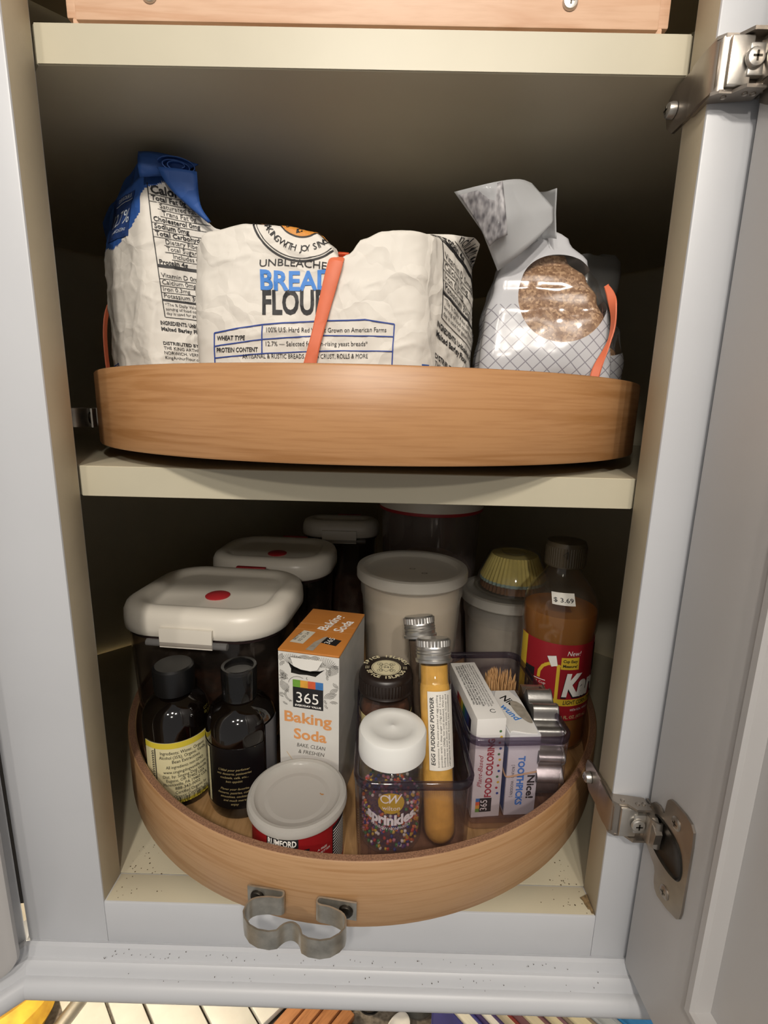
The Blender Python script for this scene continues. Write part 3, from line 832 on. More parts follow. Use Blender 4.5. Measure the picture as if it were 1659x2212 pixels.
nv.build('navy_patch', M('navy_patch', '#1F3A70', .6, var=.06), fb1, off=.0004)
cn = Print(s_ray(bv1, (-.020, .12, ZU + .030), (.7, -.55, 0), (0, 0, 1), (.6, .8, 0)), mx=.005)
cn.line([(-.02, .018), (.004, .021)], .0009).line([(.004, .021), (.0036, -.02)], .0009); cn.text('American Farms', -.007, .008, .0026, w=.019); cn.build('fact_table', BLUEINK, fb1, off=.0005)
# rolled top: a flattened spiral of paper, its open end towards the viewer
sp_ = []
for i in range(72):
    t = i / 71; a = PI * .95 - t * 2 * PI * 2.6; r = .0128 - .0085 * t
    sp_.append((r * math.cos(a), r * .40 * math.sin(a) + .0006 * math.cos(a * .5)))
ax = Vector((-.32, 1, .12)).normalized(); e1 = Vector((.97, -.06, -.10)).normalized(); e1 = (e1 - ax * e1.dot(ax)).normalized(); e2 = e1.cross(ax).normalized()
e2 = e2 if e2.z > 0 else -e2
ctr = Vector((.0468, .0935, .5165))
m = Matrix(((e1.x, e2.x, ax.x, ctr.x), (e1.y, e2.y, ax.y, ctr.y), (e1.z, e2.z, ax.z, ctr.z), (0, 0, 0, 1)))
mk('rolled_top', move(strip(sp_, 0, .028, .0006), m=m), BLUEP, fb1, ang=60)
def sheet(name, A, B, n=14, mat=BLUEP, bow=.002, k=6):
    A = resample([Vector(q) for q in smoothpath(A, 2)], n, False); B = resample([Vector(q) for q in smoothpath(B, 2)], n, False)
    rows = [[tuple(A[i].lerp(B[i], j / k) + Vector((0, -bow * math.sin(PI * j / k), 0))) for i in range(n)] for j in range(k + 1)]
    return mk(name, loft(rows, False, False, closed=False), mat, fb1, ang=70, solid=.0008)
sheet('fold_crest', [(.0195, .0950, .5256), (.0300, .0960, .5262), (.0430, .0975, .5245), (.0595, .0990, .5200)], [(.0200, .0935, .5090), (.0270, .0950, .5100), (.0335, .0985, .5120), (.0450, .1030, .5120)])
sheet('back_flap', [(.0330, .0925, .5150), (.0395, .0940, .5030), (.0507, .0985, .4935), (.0640, .1030, .4840)], [(.0598, .0950, .5135), (.0592, .0975, .5000), (.0595, .1000, .4920), (.0645, .1040, .4845)], bow=.0012)
lefb = [Vector(p) for p in smoothpath([(-.036, .1405, ZU + .002), (-.0385, .140, .36), (-.0405, .139, .39), (-.0400, .140, .42), (-.0380, .150, .44), (-.034, .18, .445)], 2)]
tag(mk('rubber_band', ribbon(lefb, (.3, .9, 0), .004, .0012), BAND), 'orange rubber band at the left edge of the tall flour bag', 'rubber band', 'orange rubber bands')

# ================================================================ sugar bags
def sugar_film():
    m, nt, b, out = newmat('printed_sugar_film')
    N = nt.nodes.new; L = nt.links.new
    uv = N('ShaderNodeUVMap'); sx = N('ShaderNodeSeparateXYZ'); L(uv.outputs[0], sx.inputs[0])
    def math_(op, a, b=None):
        n = N('ShaderNodeMath'); n.operation = op
        for i, v in enumerate((a, b)):
            if v is None: continue
            if isinstance(v, (int, float)): n.inputs[i].default_value = v
            else: L(v, n.inputs[i])
        return n.outputs[0]
    u, v = sx.outputs[0], sx.outputs[1]
    # lattice print on the lower part
    p = math_('ADD', u, v); q = math_('SUBTRACT', u, v)
    def ln(x):
        f = math_('FRACT', math_('MULTIPLY', x, 1 / .0098)); d = math_('ABSOLUTE', math_('SUBTRACT', f, .5))
        return math_('GREATER_THAN', d, .452)
    lat = math_('MAXIMUM', ln(p), ln(q)); lat = math_('MULTIPLY', lat, math_('LESS_THAN', v, .092))
    # clear teardrop window
    du = math_('DIVIDE', math_('SUBTRACT', u, .0090), .0300); dv = math_('DIVIDE', math_('SUBTRACT', v, .0970), .0300)
    rr = math_('ADD', math_('MULTIPLY', du, du), math_('MULTIPLY', dv, dv))
    win = math_('LESS_THAN', rr, 1.0)
    col = N('ShaderNodeMix'); col.data_type = 'RGBA'; L(lat, col.inputs[0]); col.inputs[6].default_value = lin('#C3C4C8'); col.inputs[7].default_value = lin('#8E8C94')
    L(col.outputs[2], b.inputs['Base Color']); b.inputs['Roughness'].default_value = .22; b.inputs['Transmission Weight'].default_value = 0
    tr = N('ShaderNodeBsdfTransparent'); gl = N('ShaderNodeBsdfGlossy'); gl.inputs['Roughness'].default_value = .08
    fr = N('ShaderNodeMath'); fr.operation = 'MULTIPLY_ADD'; fr.inputs[1].default_value = .25; fr.inputs[2].default_value = .03; lw_ = N('ShaderNodeLayerWeight'); L(lw_.outputs['Facing'], fr.inputs[0])
    cl = N('ShaderNodeMixShader'); L(fr.outputs[0], cl.inputs[0]); L(tr.outputs[0], cl.inputs[1]); L(gl.outputs[0], cl.inputs[2])
    tl = N('ShaderNodeMixShader'); tl.inputs[0].default_value = .10; L(b.outputs[0], tl.inputs[1]); L(tr.outputs[0], tl.inputs[2])
    fx = N('ShaderNodeMixShader'); L(win, fx.inputs[0]); L(tl.outputs[0], fx.inputs[1]); L(cl.outputs[0], fx.inputs[2])
    L(fx.outputs[0], out.inputs[0])
    return m
FILM = sugar_film()
def SUGARMAT():
    m, nt, b, out = newmat('raw_cane_sugar'); N = nt.nodes.new; L = nt.links.new
    tc = N('ShaderNodeTexCoord'); v = N('ShaderNodeTexVoronoi'); v.inputs['Scale'].default_value = 620; L(tc.outputs['Object'], v.inputs['Vector'])
    hs = N('ShaderNodeSeparateColor'); L(v.outputs['Color'], hs.inputs[0])
    cr = N('ShaderNodeValToRGB'); e = cr.color_ramp.elements; e[0].color = lin('#7C5E48'); e[1].color = lin('#BC9C7C'); x = e.new(.55); x.color = lin('#92735A'); L(hs.outputs[0], cr.inputs[0])
    L(cr.outputs[0], b.inputs['Base Color']); b.inputs['Roughness'].default_value = .3
    bp = N('ShaderNodeBump'); bp.inputs['Strength'].default_value = .5; bp.inputs['Distance'].default_value = .0015; L(hs.outputs[1], bp.inputs['Height']); L(bp.outputs[0], b.inputs['Normal'])
    return m
SUGAR = SUGARMAT()
FILMW = CLEAR('frosted_sugar_film', '#E8E8EA', 1.4, .15, haze=.66, hazecol='#E2E4E6')
FILMD = CLEAR('thin_grey_film', '#B8B6B4', 1.4, .12, haze=.55, hazecol='#C4C4C2')
LEAFP = M('grey_leaf_print', '#A2A0A2', .4, var=.3, vscale=420, col2='#5A585C', detail=1, stretch=(1, .35, .5))
def sugar_body(w0, d0, h, tipx, prof=None, shrink=0.0, top=1.0, nu=96, nv=48, amp=.0010):
    """gusseted stand-up bag: wide base drawn in to a twisted neck; local origin at the base centre"""
    prof = prof or [(0, 1.0, 1.0, 0), (.12, 1.02, 1.02, 0), (.35, 1.02, 1.0, .00), (.55, .95, .90, .05), (.68, .82, .76, .15), (.78, .68, .60, .30), (.88, .44, .40, .55), (1.0, .10, .12, 1.0)]
    rows, uvs = [], []
    for k in range(nv + 1):
        v = k / nv * top
        for (a, *A), (b, *B) in zip(prof, prof[1:]):
            if v <= b + 1e-9:
                t = (v - a) / (b - a); t = t * t * (3 - 2 * t) if a > .3 else t
                wf, df, sh = [p + (q - p) * t for p, q in zip(A, B)]; break
        base = rrect(max(w0 * wf - 2 * shrink, .002), max(d0 * df - 2 * shrink, .002), .009 * wf, 5)
        P = resample([(x, y, 0) for x, y in base], nu)
        row = []
        for i, p in enumerate(P):
            z = h * v * (1 if not shrink else .97) + (.002 if shrink else 0)
            s = Vector((p.x + tipx * sh, p.y + .006 * sh, z))
            n = Vector((p.x, p.y, 0)).normalized()
            s += n * (noise.noise(s * 45) * amp * 1.8 + .6 * amp * math.exp(-(lambda d: d[1] - d[0])(noise.voronoi(s * 28)[0]) * 7))
            # dent below the window
            if s.y < 0: s.y += .005 * math.exp(-((s.x - .010) / .016) ** 2 - ((z - .040) / .006) ** 2)
            row.append(s); uvs.append((p.x, z))
        rows.append(row)
    V, F = loft(rows, True, True)
    return V, F, uvs
def sugar_bag(label, loc, rz, w0=.088, d0=.078, h=.146, prof=None, uoff=0.0, fill=(.93, .90)):
    t = thing('sugar_bag', label, 'sugar bag', loc, rz)
    V, F, uv = sugar_body(w0, d0, h, -.010, prof)
    # only the front keeps the window print; the back is plain
    uv = [(u - uoff if V[i][1] < .0 else 9, v) for i, (u, v) in enumerate(uv)]
    mk('film', (V, F), FILM, t, uvs=uv, ang=70)
    V2, F2, _ = sugar_body(w0, d0, h * fill[0], -.008, prof, shrink=.0014, top=fill[1])
    mk('sugar', (V2, F2), SUGAR, t, ang=70)
    return t, (V, F)
sb1, g1 = sugar_bag('translucent sugar bag with lattice print and clear window, orange band at its side', (.3085, .1005, ZU + .0006), math.radians(-4), .088, .074, .156)
# open top of the front bag: a flared, folded film collar
def collar(parent_loc, rz, rowsP, name, mat, parent):
    inv = (Matrix.Translation(parent_loc) @ Matrix.Rotation(rz, 4, 'Z')).inverted()
    n = 12; rows = []
    A = [resample([Vector(p) for p in smoothpath(r, 2)], 22, False) for r in rowsP]
    for k in range(n + 1):
        f = k / n * (len(A) - 1); i = min(int(f), len(A) - 2); t = f - i
        rows.append([tuple(inv @ A[i][j].lerp(A[i + 1][j], t)) for j in range(22)])
    return mk(name, loft(rows, False, False, closed=False), mat, parent, ang=80, solid=.0005)
L1 = (.3080, .1010, ZU + .0006); R1 = math.radians(-4)
collar(L1, R1, [[(.2690, .073, .4480), (.2790, .064, .4540), (.2923, .066, .4660), (.3040, .075, .4790)],
                [(.2549, .060, .4679), (.2660, .050, .4715), (.2840, .062, .4800), (.3035, .0755, .4880)],
                [(.2358, .060, .4904), (.2550, .045, .4897), (.2763, .062, .4995), (.2890, .080, .5040)]], 'open_top', FILMW, sb1)
collar(L1, R1, [[(.2900, .0780, .4660), (.2980, .0900, .4720), (.3050, .0880, .4740), (.3080, .0780, .4700)],
                [(.2860, .0850, .4880), (.2940, .1000, .4930), (.3030, .0940, .4910), (.3060, .0780, .4860)],
                [(.2790, .0880, .5035), (.2900, .1080, .5120), (.3025, .1000, .5065), (.3048, .0760, .5000)]], 'open_top_fold', FILMW, sb1)
collar(L1, R1, [[(.2600, .0595, .4590), (.2640, .0560, .4620), (.2700, .0540, .4640)],
                [(.2510, .0580, .4720), (.2580, .0520, .4745), (.2670, .0500, .4770)],
                [(.2385, .0585, .4880), (.2500, .0490, .4875), (.2640, .0500, .4930)]], 'leaf_print', LEAFP, sb1)
gl = s_ray(BVHTree.FromPolygons([Vector(v) for v in g1[0]], g1[1]), (0, 0, .07), (1, 0, 0), (0, 0, 1), (0, 1, 0))
bpts = [Vector(p) for p in smoothpath([(.3360, .0550, .3480), (.3355, .0565, .3740), (.3370, .0565, .3850), (.3430, .0570, .3990), (.3460, .0590, .4090), (.3460, .0600, .4200), (.3445, .0640, .4320), (.3425, .0690, .4390)], 2)]
wds = [Vector((.55 + .4 * math.sin(i * .22), -.6 + .5 * math.sin(i * .3), .2)) for i in range(len(bpts))]
tag(mk('rubber_band', ribbon(bpts, wds, [.0030 + .0030 * abs(math.sin(i * .21)) for i in range(len(bpts))], .0012), BAND), 'twisted orange rubber band hanging on the right side of the sugar bag', 'rubber band', 'orange rubber bands')
sb2, g2 = sugar_bag('second sugar bag standing behind the front one, right of the turntable', (.3385, .1770, ZU + .0006), math.radians(-10), .120, .066, .140, [(0, 1, 1, 0), (.45, 1, .95, 0), (.62, .94, .85, .1), (.76, .74, .6, .4), (.88, .58, .35, .8), (1, .50, .10, 1)], .036, (.80, 1.0))
V, F = loft([[(.028 + .027 * math.cos(a) * k + .004 * (z - .11) / .04, .006 + .012 * math.sin(a) * k, z + .0015 * math.cos(3 * a)) for a in [2 * PI * i / 28 for i in range(28)]] for k, z in ((.95, .108), (1.0, .124), (.98, .138), (.90, .147), (.70, .1525), (.3, .154))], False, True)
mk('open_top', (V, F), FILMD, sb2, ang=80, solid=.0005)
bs = Print(s_ray(BVHTree.FromPolygons([Vector(v) for v in g2[0]], g2[1]), (0, 0, 0), (1, 0, 0), (0, 0, 1), (0, 1, 0)), mx=.006)
for i, s in enumerate(('Raw cane sugar', 'for baking', 'and texture', 'best natural', 'golden crystals')): bs.text(s, -.038, .080 - i * .012, .0034, w=.024, shear=.2)
bs.build('lettering', INKG, sb2, off=.0006)

# ================================================================ things on the lower turntable
def cyl_label(r, z0, z1, a0, a1, n=40, th=.00025, wave=None):
    V, F = [], []
    for i in range(n + 1):
        a = a0 + (a1 - a0) * i / n
        dz = wave(i / n) if wave else 0
        for rr, z in ((r, z0), (r, z1 + dz), (r + th, z1 + dz), (r + th, z0)): V.append((rr * math.sin(a), -rr * math.cos(a), z))
    for i in range(n):
        for k in range(4): F.append((4 * i + k, 4 * i + (k + 1) % 4, 4 * i + 4 + (k + 1) % 4, 4 * i + 4 + k))
    F += [(0, 1, 2, 3), (4 * n + 3, 4 * n + 2, 4 * n + 1, 4 * n)]
    return V, F
def ribbed(r, z0, z1, n=60, depth=.0004, top=None):
    """cap side with fine vertical ribs"""
    prof = []
    V, F = [], []
    for z in (z0, z1):
        for i in range(2 * n):
            a = PI * i / n; rr = r - (depth if i % 2 else 0)
            V.append((rr * math.sin(a), -rr * math.cos(a), z))
    for i in range(2 * n):
        j = (i + 1) % (2 * n); F.append((i, j, 2 * n + j, 2 * n + i))
    return V, F
def facing(x, y): return math.atan2(.1986 - x, y + .2873)      # turn so that local -y faces where a viewer stands

# ---- three food keepers with white clip lids
SMOKE = CLEAR('smoky_clear_plastic', '#DAD5D2', 1.5, .06, haze=.03, hazecol='#9A8C80', smear=.10)
COCOA = M('cocoa_powder', '#5A3A26', .9, var=.3, vscale=120, bump=.6, bscale=500)
LIDW = M('ivory_lid_plastic', '#DAD4C8', .32, var=.02, vscale=15)
REDPL = M('red_silicone', '#A3262C', .45, var=.05)
CLIPC = CLEAR('clear_hinge_rod', '#C8C4C0', 1.5, .05, haze=.15)
def keeper(label, x, y, rz, w, d, h, fill, group='clip-lid food keepers', cont=COCOA, lh=.026):
    t = thing('food_container', label, 'container', (x, y, ZF + .0004), rz, group)
    bw, bd = w - .012, d - .012; zt = h - lh + .002
    outer = rings_rr([(.010, 0), (.006, .004), (.004, .02), (0, zt - .014), (0, zt - .001), (-.002, zt)], bw, bd, .034, 7)
    inner = rings_rr([(.0015, zt), (.0018, zt - .014), (.006, .022), (.009, .005)], bw, bd, .034, 7)
    mk('body', loft(outer + inner, True, True), SMOKE, t, ang=50)
    mk('contents', loft(rings_rr([(.0105, .0065), (.0072, .022), (.0060, fill - .004), (.0095, fill)], bw, bd, .034, 7)), cont, t, ang=50)
    lid = mk('lid', loft(rings_rr([(.0028, h - lh), (.0004, h - lh + .002), (0, h - lh + .008), (.0005, h - .009), (.0030, h - .0035), (.0075, h - .0008), (.0125, h), (.0165, h - .0005), (.0195, h - .0025), (.0215, h - .0050), (.0245, h - .0058)], w, d, .044, 9)), LIDW, t, ang=60)
    mk('gasket', loft(rings_rr([(.0042, h - lh - .003), (.0035, h - lh - .0005)], w, d, .044, 7)), M('dark_gasket', '#2A1A1A', .6), t)
    mk('back_tab', move(rbox(-.017, .017, -.003, .003, 0, .0022, .0008), (.010, d / 2 - .0055, h - .0020)), REDPL, lid)
    mk('button', move(lathe([(0, 0), (.0115, 0), (.0118, .0012), (.0105, .0020), (0, .0024)], 32), (.004, -.012, h - .0060)), REDPL, lid)
    for s in (-1, 1):
        yy = s * d / 2
        cp = [(yy + s * -.004, h - lh + .012), (yy + s * .0028, h - lh + .0115), (yy + s * .0036, h - lh + .006), (yy + s * .0034, h - lh - .006), (yy + s * .0018, h - lh - .0065), (yy + s * .0014, h - lh + .004), (yy + s * -.004, h - lh + .006)]
        V = [(xx, a, b) for xx in (-.024, .024) for a, b in cp]; n = len(cp)
        F = [tuple(range(n)), tuple(range(2 * n - 1, n - 1, -1))] + [(i, i + n, (i + 1) % n + n, (i + 1) % n) for i in range(n)]
        mk('clip', (V, F), LIDW if s < 0 else REDPL, t, ang=40)
        mk('hinge_rod', tube([(-.037, yy + s * .001, h - lh - .003), (.037, yy + s * .001, h - lh - .003)], .0032, 10), CLIPC, t)
    return t
keeper('large clear container with white clip lid and red button, nearest, behind the brown bottles', .031, .178, math.radians(-5), .158, .136, .154, .062)
keeper('second white-lidded container with red button, behind the largest one', .058, .318, math.radians(-4), .150, .118, .156, .085)
keeper('small white-lidded container farthest back beside the tall canister', .132, .408, math.radians(0), .112, .058, .176, .09, lh=.024)

# ---- tall canister
can = thing('canister', 'tall clear canister of flour with white lid and red seal at the back', 'canister', (.2570, .357, ZF + .0004))
CANC = CLEAR('scratched_clear_plastic', '#E4E0DE', 1.5, .06, haze=.20, hazecol='#C4B8B4', smear=.16)
mk('body', lathe([(0, 0), (.054, 0), (.058, .004), (.0655, .200), (.0665, .206), (.0640, .206), (.0630, .200), (.0556, .006), (0, .004)], 64), CANC, can)
FLOURM = M('white_flour', '#D8CCBC', .9, var=.05, vscale=60, bump=.5, bscale=150)
mk('flour', lathe([(0, .005), (.0550, .0065), (.0588, .118), (.052, .130), (.044, .126), (.034, .140), (.018, .134), (0, .138)], 40), FLOURM, can)
mk('seal', lathe([(.0600, .2055), (.0685, .2055), (.0690, .2075), (.0685, .2095), (.0600, .2095)], 64), REDPL, can)
mk('lid', lathe([(0, .2095), (.0690, .2095), (.0692, .230), (.0675, .2335), (.060, .235), (.056, .232), (0, .232)], 64), LIDW, can)

# ---- deli containers
def deli(label, x, y, r, h, cont, fill, group='deli tubs'):
    t = thing('deli_tub', label, 'tub', (x, y, ZF + .0004), 0, group)
    rb, rt = r * .76, r * .93
    mk('body', lathe([(0, 0), (rb - .002, 0), (rb, .002), (rt - .002, h - .030), (rt - .0005, h - .028), (rt + .0005, h - .004), (rt - .0006, h - .004), (rt - .0018, h - .028), (rb - .0012, .0035), (0, .0025)], 64), FROST, t)
    mk('contents', lathe([(0, .003), (rb - .0016, .0035), (rb + (rt - rb) * fill - .0028, h * fill), (0, h * fill + .002)], 48), cont, t)
    lid = mk('lid', lathe([(0, h - .0058), (r - .011, h - .0058), (r - .0095, h - .0050), (r - .0070, h - .0006), (r - .0040, h), (r - .0008, h - .0008), (r, h - .0030), (r, h - .0105), (r - .0012, h - .0120), (r - .0016, h - .0105), (r - .0016, h - .0040), (r - .0055, h - .0022), (r - .0085, h - .0068), (0, h - .0068)], 72), CLEAR('frosted_lid', '#F8F6F2', 1.42, .2, haze=.42, hazecol='#EAE8E2'), t)
    return t, lid
d1, dl1 = deli('frosted tub of flour with a translucent lid in the middle of the turntable', .2268, .213, .0590, .170, FLOURM, .90)
kp = Print(s_top(.170 - .0058)); kp.ring(.0005, .004, .0028, .0007, 0, 360, 24, ry=.0020).ring(.0125, -.010, .0028, .0007, 0, 360, 24, ry=.0020); kp.build('lid_marks', INK, dl1)
GREYC = M('grey_sugar_contents', '#8F857A', .9, var=.15, vscale=90, bump=.3)
d2, dl2 = deli('frosted tub under the cupcake liners, beside the syrup bottle', .3465, .2735, .0560, .124, GREYC, .72)

# ---- cupcake liners on the second tub
ck = thing('cupcake_liners', 'stack of yellow, blue and brown paper cupcake liners under a clear dome', 'cupcake liners', (.3520, .2770, ZF + .1260))
def fluted(r0, r1, z0, z1, n=44, dep=.0016, cap=True):
    V, F = [], []
    for k, (r, z) in enumerate(((r0, z0), ((r0 + r1) / 2, (z0 + z1) / 2), (r1, z1))):
        for i in range(2 * n):
            a = PI * i / n; rr = r - (dep if i % 2 else 0); V.append((rr * math.cos(a), rr * math.sin(a), z))
    m = 2 * n
    for k in range(2):
        for i in range(m): F.append((k * m + i, k * m + (i + 1) % m, (k + 1) * m + (i + 1) % m, (k + 1) * m + i))
    if cap: F.append(tuple(range(2 * m, 3 * m)))
    return V, F
mk('brown_liners', fluted(.0385, .0360, .001, .011, cap=False), M('brown_liner_paper', '#8A6244', .8, var=.15, vscale=80), ck, smooth=False, solid=.0008)
mk('blue_liners', fluted(.0392, .0385, .0100, .0145, cap=False), M('blue_liner_paper', '#A8C4CA', .8, var=.1, vscale=80), ck, smooth=False, solid=.0008)
mk('yellow_liners', fluted(.0390, .0270, .0135, .0410), M('yellow_liner_paper', '#EEDF8C', .8, var=.08, vscale=80), ck, smooth=False)
mk('dome', lathe([(.044, 0), (.0425, .0008), (.0415, .012), (.0405, .016), (.0290, .0430), (.0265, .0445), (.0150, .0448), (.0140, .0425), (0, .0425)], 56), CLEAR('clear_dome', '#FBFAF6', 1.45, .06, haze=.03), ck, solid=.0004)

# ---- corn syrup bottle
ky = thing('syrup_bottle', 'corn syrup bottle with red label and price sticker at the right', 'bottle', (.3740, .1750, ZF + .0004), facing(.374, .175) + math.radians(24))
KR = .0345
kprof = [(0, .002), (.022, 0), (.030, .0008), (.0338, .005), (KR, .012), (KR, .034), (KR, .120), (.0358, .126), (.0362, .140), (.0345, .152), (.0300, .163), (.0230, .172), (.0178, .179), (.0160, .184), (.0160, .196)]
ins = [(max(r - .0012, 0), z + .0008) for r, z in kprof]
mk('bottle', lathe(kprof + [(.0150, .196)] + ins[::-1][1:-1] + [(0, .003)], 64), CLEAR('clear_bottle', '#FAF8F4', 1.48, .03, haze=.06, hazecol='#A8A298'), ky)
SYR = CLEAR('golden_syrup', '#F8D49A', 1.40, .05, haze=.5, hazecol='#EAA33C')
liq = [(0, .0035)] + [(max(r - .0016, .0001), z + .001) for r, z in kprof[2:9] if z < .144] + [(.0343, .1440), (0, .1445)]
mk('syrup', lathe(liq, 56), SYR, ky)
BRC = M('olive_brown_cap', '#5E5340', .4, var=.05)
cp = mk('cap', lathe([(0, .1985), (.0172, .1985), (.0172, .1880), (.0188, .1875), (.0190, .2080), (.0178, .2110), (.0120, .2118), (0, .2118)], 56), BRC, ky)
mk('grip', ribbed(.0193, .1890, .2070, 50, .0004), BRC, cp, smooth=False)
tri = Print(s_cyl(.0195)); tri.line([(-.006, .2045), (-.010, .2010), (-.006, .1975), (-.006, .2045)], .0005); tri.build('arrow_mark', INK, cp)
RED = M('red_label_paper', '#9E1F2A', .45, var=.05, vscale=30)
YEL = M('yellow_label_print', '#E0BE3A', .5, var=.04)
LZ0, LZ1 = .0385, .1180
lab = mk('label', cyl_label(KR, LZ0, LZ1, -1.62, 1.75, 60), RED, ky)
sf = s_cyl(KR + .0003)
yb = Print(sf, mx=.003); yb.rect(-.0556, LZ0, -.0445, LZ1).rect(-.0235, .0955, -.0030, .0968)
yb.line([(-.0285, .0800), (-.0280, .0870), (-.0250, .0930), (-.0205, .0965), (-.0165, .0985)], .0030)
yb.rect(-.0120, .0575, -.0090, .0975).poly([(-.0170, .0590), (-.0150, .0570), (-.0170, .0545), (.0320, .0545), (.0320, .0615), (-.0130, .0615), (-.0130, .0590)]).poly([(-.0085, .0930), (.0090, .0930), (.0085, .1055), (-.0085, .1050)])
yb.build('yellow_print', YEL, lab, off=.0003)
wb = Print(sf, mx=.003); wb.text('New!', .0030, .1075, .0050, w=.0135, shear=.25, res=3).text('1 Cup', -.0255, .0745, .0024, w=.009).rect(-.0330, .0782, -.0215, .0790).text('WITH REAL VANILLA', .016, .0490, .0026, w=.024)
wb.poly([(-.0215, .1045), (-.0135, .1065), (-.0115, .0965), (-.0170, .0945)])
wb.text('Karo', .0185, .0660, .0230, w=.0480, bold=.05, shear=.2, res=3); wb.build('white_print', WHITEINK, lab, off=.0006)
kb = Print(sf, mx=.003); kb.text('Karo', .0178, .0646, .0230, w=.0480, bold=.06, shear=.2, res=3).text('Cup Easy', .0002, .1003, .0030, w=.0140, bold=.03, shear=.1).text('Measure!', .0002, .0953, .0030, w=.0140, bold=.03, shear=.1).text('LIGHT CORN SYRUP', .0165, .0562, .0045, w=.0400, bold=.02, shear=.15)
kb.line([(-.0215, .1045), (-.0135, .1065), (-.0115, .0965), (-.0170, .0945), (-.0215, .1045)], .0004).line([(-.0170, .1025), (-.0150, .0975)], .0008).rect(-.0442, .0560, -.0330, .0880).rect(.0310, .0850, .0420, .1150)
kb.build('black_print', INK, lab, off=.00045)
oz = Print(sf, mx=.003); oz.text('16 FL. OZ. (473 mL)', .0100, .0408, .0034, w=.031, bold=.02); oz.build('volume_print', M('pale_gold_ink', '#C9B98A', .5), lab, off=.0004)
tg = Print(lambda s, t: ((.0349 * math.sin((s - .011) / .0349), -.0349 * math.cos((s - .011) / .0349) * (1 - (t - .158) * 0) + (t - .1595) * .55 * math.cos((s - .011) / .0349) + .0035, t), (0, -.9, .4)), mx=.003)
tg.rect(-.0105, .1565, .0105, .1670); st = tg.build('price_sticker', M('white_sticker', '#DEDAD0', .6, var=.03), ky, off=.0012)
tx = Print(tg.surf, mx=.003); tx.text('$ 3.69', 0, .1590, .0038, w=.0180, bold=.01); tx.build('price', INK, st, off=.0016)

# ---- two dark extract bottles
GLB = M('dark_amber_glass', '#0C0705', .06, var=.2, spec=.6, coat=.5)
def extract(label, x, y, r, H, neck, capr, caph, cat='bottle'):
    t = thing('extract_bottle', label, cat, (x, y, ZF + .0004), facing(x, y), 'extract bottles')
    body = H - caph
    mk('bottle', lathe([(0, .0015), (r * .75, 0), (r * .95, .0015), (r, .006), (r, body * .72), (r * .985, body * .775), (r * .94, body * .83), (r * .85, body * .88), (r * .70, body * .922), (neck * 1.15, body * .950), (neck, body * .962), (neck, body + .004), (0, body + .004)], 64), GLB, t)
    return t, body
vb, bh = extract('brown vanilla bottle with black cap and cream ingredient label, far left', .0225, .0860, .0272, .1195, .0125, .0160, .021)
mk('cap', join(lathe([(0, bh - .002), (.0158, bh - .002), (.0162, bh), (.0168, bh + .015), (.0162, bh + .0195), (.0145, bh + .021), (0, bh + .0208)], 48)), M('black_phenolic_cap', '#0E0E0F', .38, var=.1), vb)
VL0, VL1 = .0075, .0640
vl = mk('label', cyl_label(.0274, VL0, VL1, -1.10, 1.12, 44), M('cream_label_paper', '#DCD3A8', .55, var=.03), vb)
vs = s_cyl(.0277)
yy_ = Print(vs, mx=.003); yy_.rect(-.0300, VL1 - .0050, .0305, VL1).rect(-.0300, VL0, .0305, VL0 + .0030).rect(.0290, VL0, .0305, VL1); yy_.build('yellow_border', M('yellow_border_ink', '#D6C23C', .5), vl, off=.0002)
bk = Print(vs)
bk.rect(-.0300, VL1 - .0056, .0290, VL1 - .0050).rect(-.0200, VL0, -.0192, VL1 - .005).rect(.0283, VL0 + .006, .0290, VL1 - .005)
for i in range(22):
    z = VL0 + .004 + i * .0021
    bk.ring(-.0218, z, .0009, .0004, 0, 300, 10).line([(-.0232, z), (-.0204, z + .0014)], .0003)
for s, x, z, h, w in (('Ingredients: Water, Organic', .003, .0525, .0031, .036), ('Alcohol (35%), Organic Vanilla', .003, .0484, .0031, .038), ('Bean Extractives', .005, .0443, .0031, .022), ('All ingredients non-GMO', .004, .0395, .0029, .030), ('www.singingdogvanilla.com', .004, .0350, .0029, .035), ('Dist. by: Singing Dog Vanilla', .004, .0308, .0029, .036), ('Eugene, OR 97402 USA', .004, .0270, .0029, .031), ('Phoenixville, PA 19460 USA', .004, .0232, .0029, .036), ('888-343-0002', .005, .0194, .0029, .020), ('Certified Organic by', .008, .0154, .0029, .026), ('Organic Certifiers, Inc.', .008, .0116, .0029, .029)):
    bk.text(s, x, z + .0012, h, w=w)
for i in range(34):
    bk.rect(-.008 + i * .00098, VL0 + .0014, -.008 + i * .00098 + random.choice((.0003, .0005, .0007)), VL0 + .0052)
bk.text('7 33618 00128 2', .006, VL0 + .0001, .0014, w=.030)
bk.build('black_print', INK, vl, off=.0003)
kd = Print(s_ray(BVHTree.FromPolygons([Vector(v) for v in vb.children[0].data.vertices[:] and [q.co for q in vb.children[0].data.vertices]], [tuple(p.vertices) for p in vb.children[0].data.polygons]), (.016, 0, .076), (.8, .5, 0), (0, 0, 1), (-.6, .8, -.3)))
kd.text('LOT 15', 0, 0, .0024).text('BB 0125', 0, -.0035, .0024); kd.build('lot_code', M('dim_yellow_ink', '#6E6428', .6), vb, off=.0004)

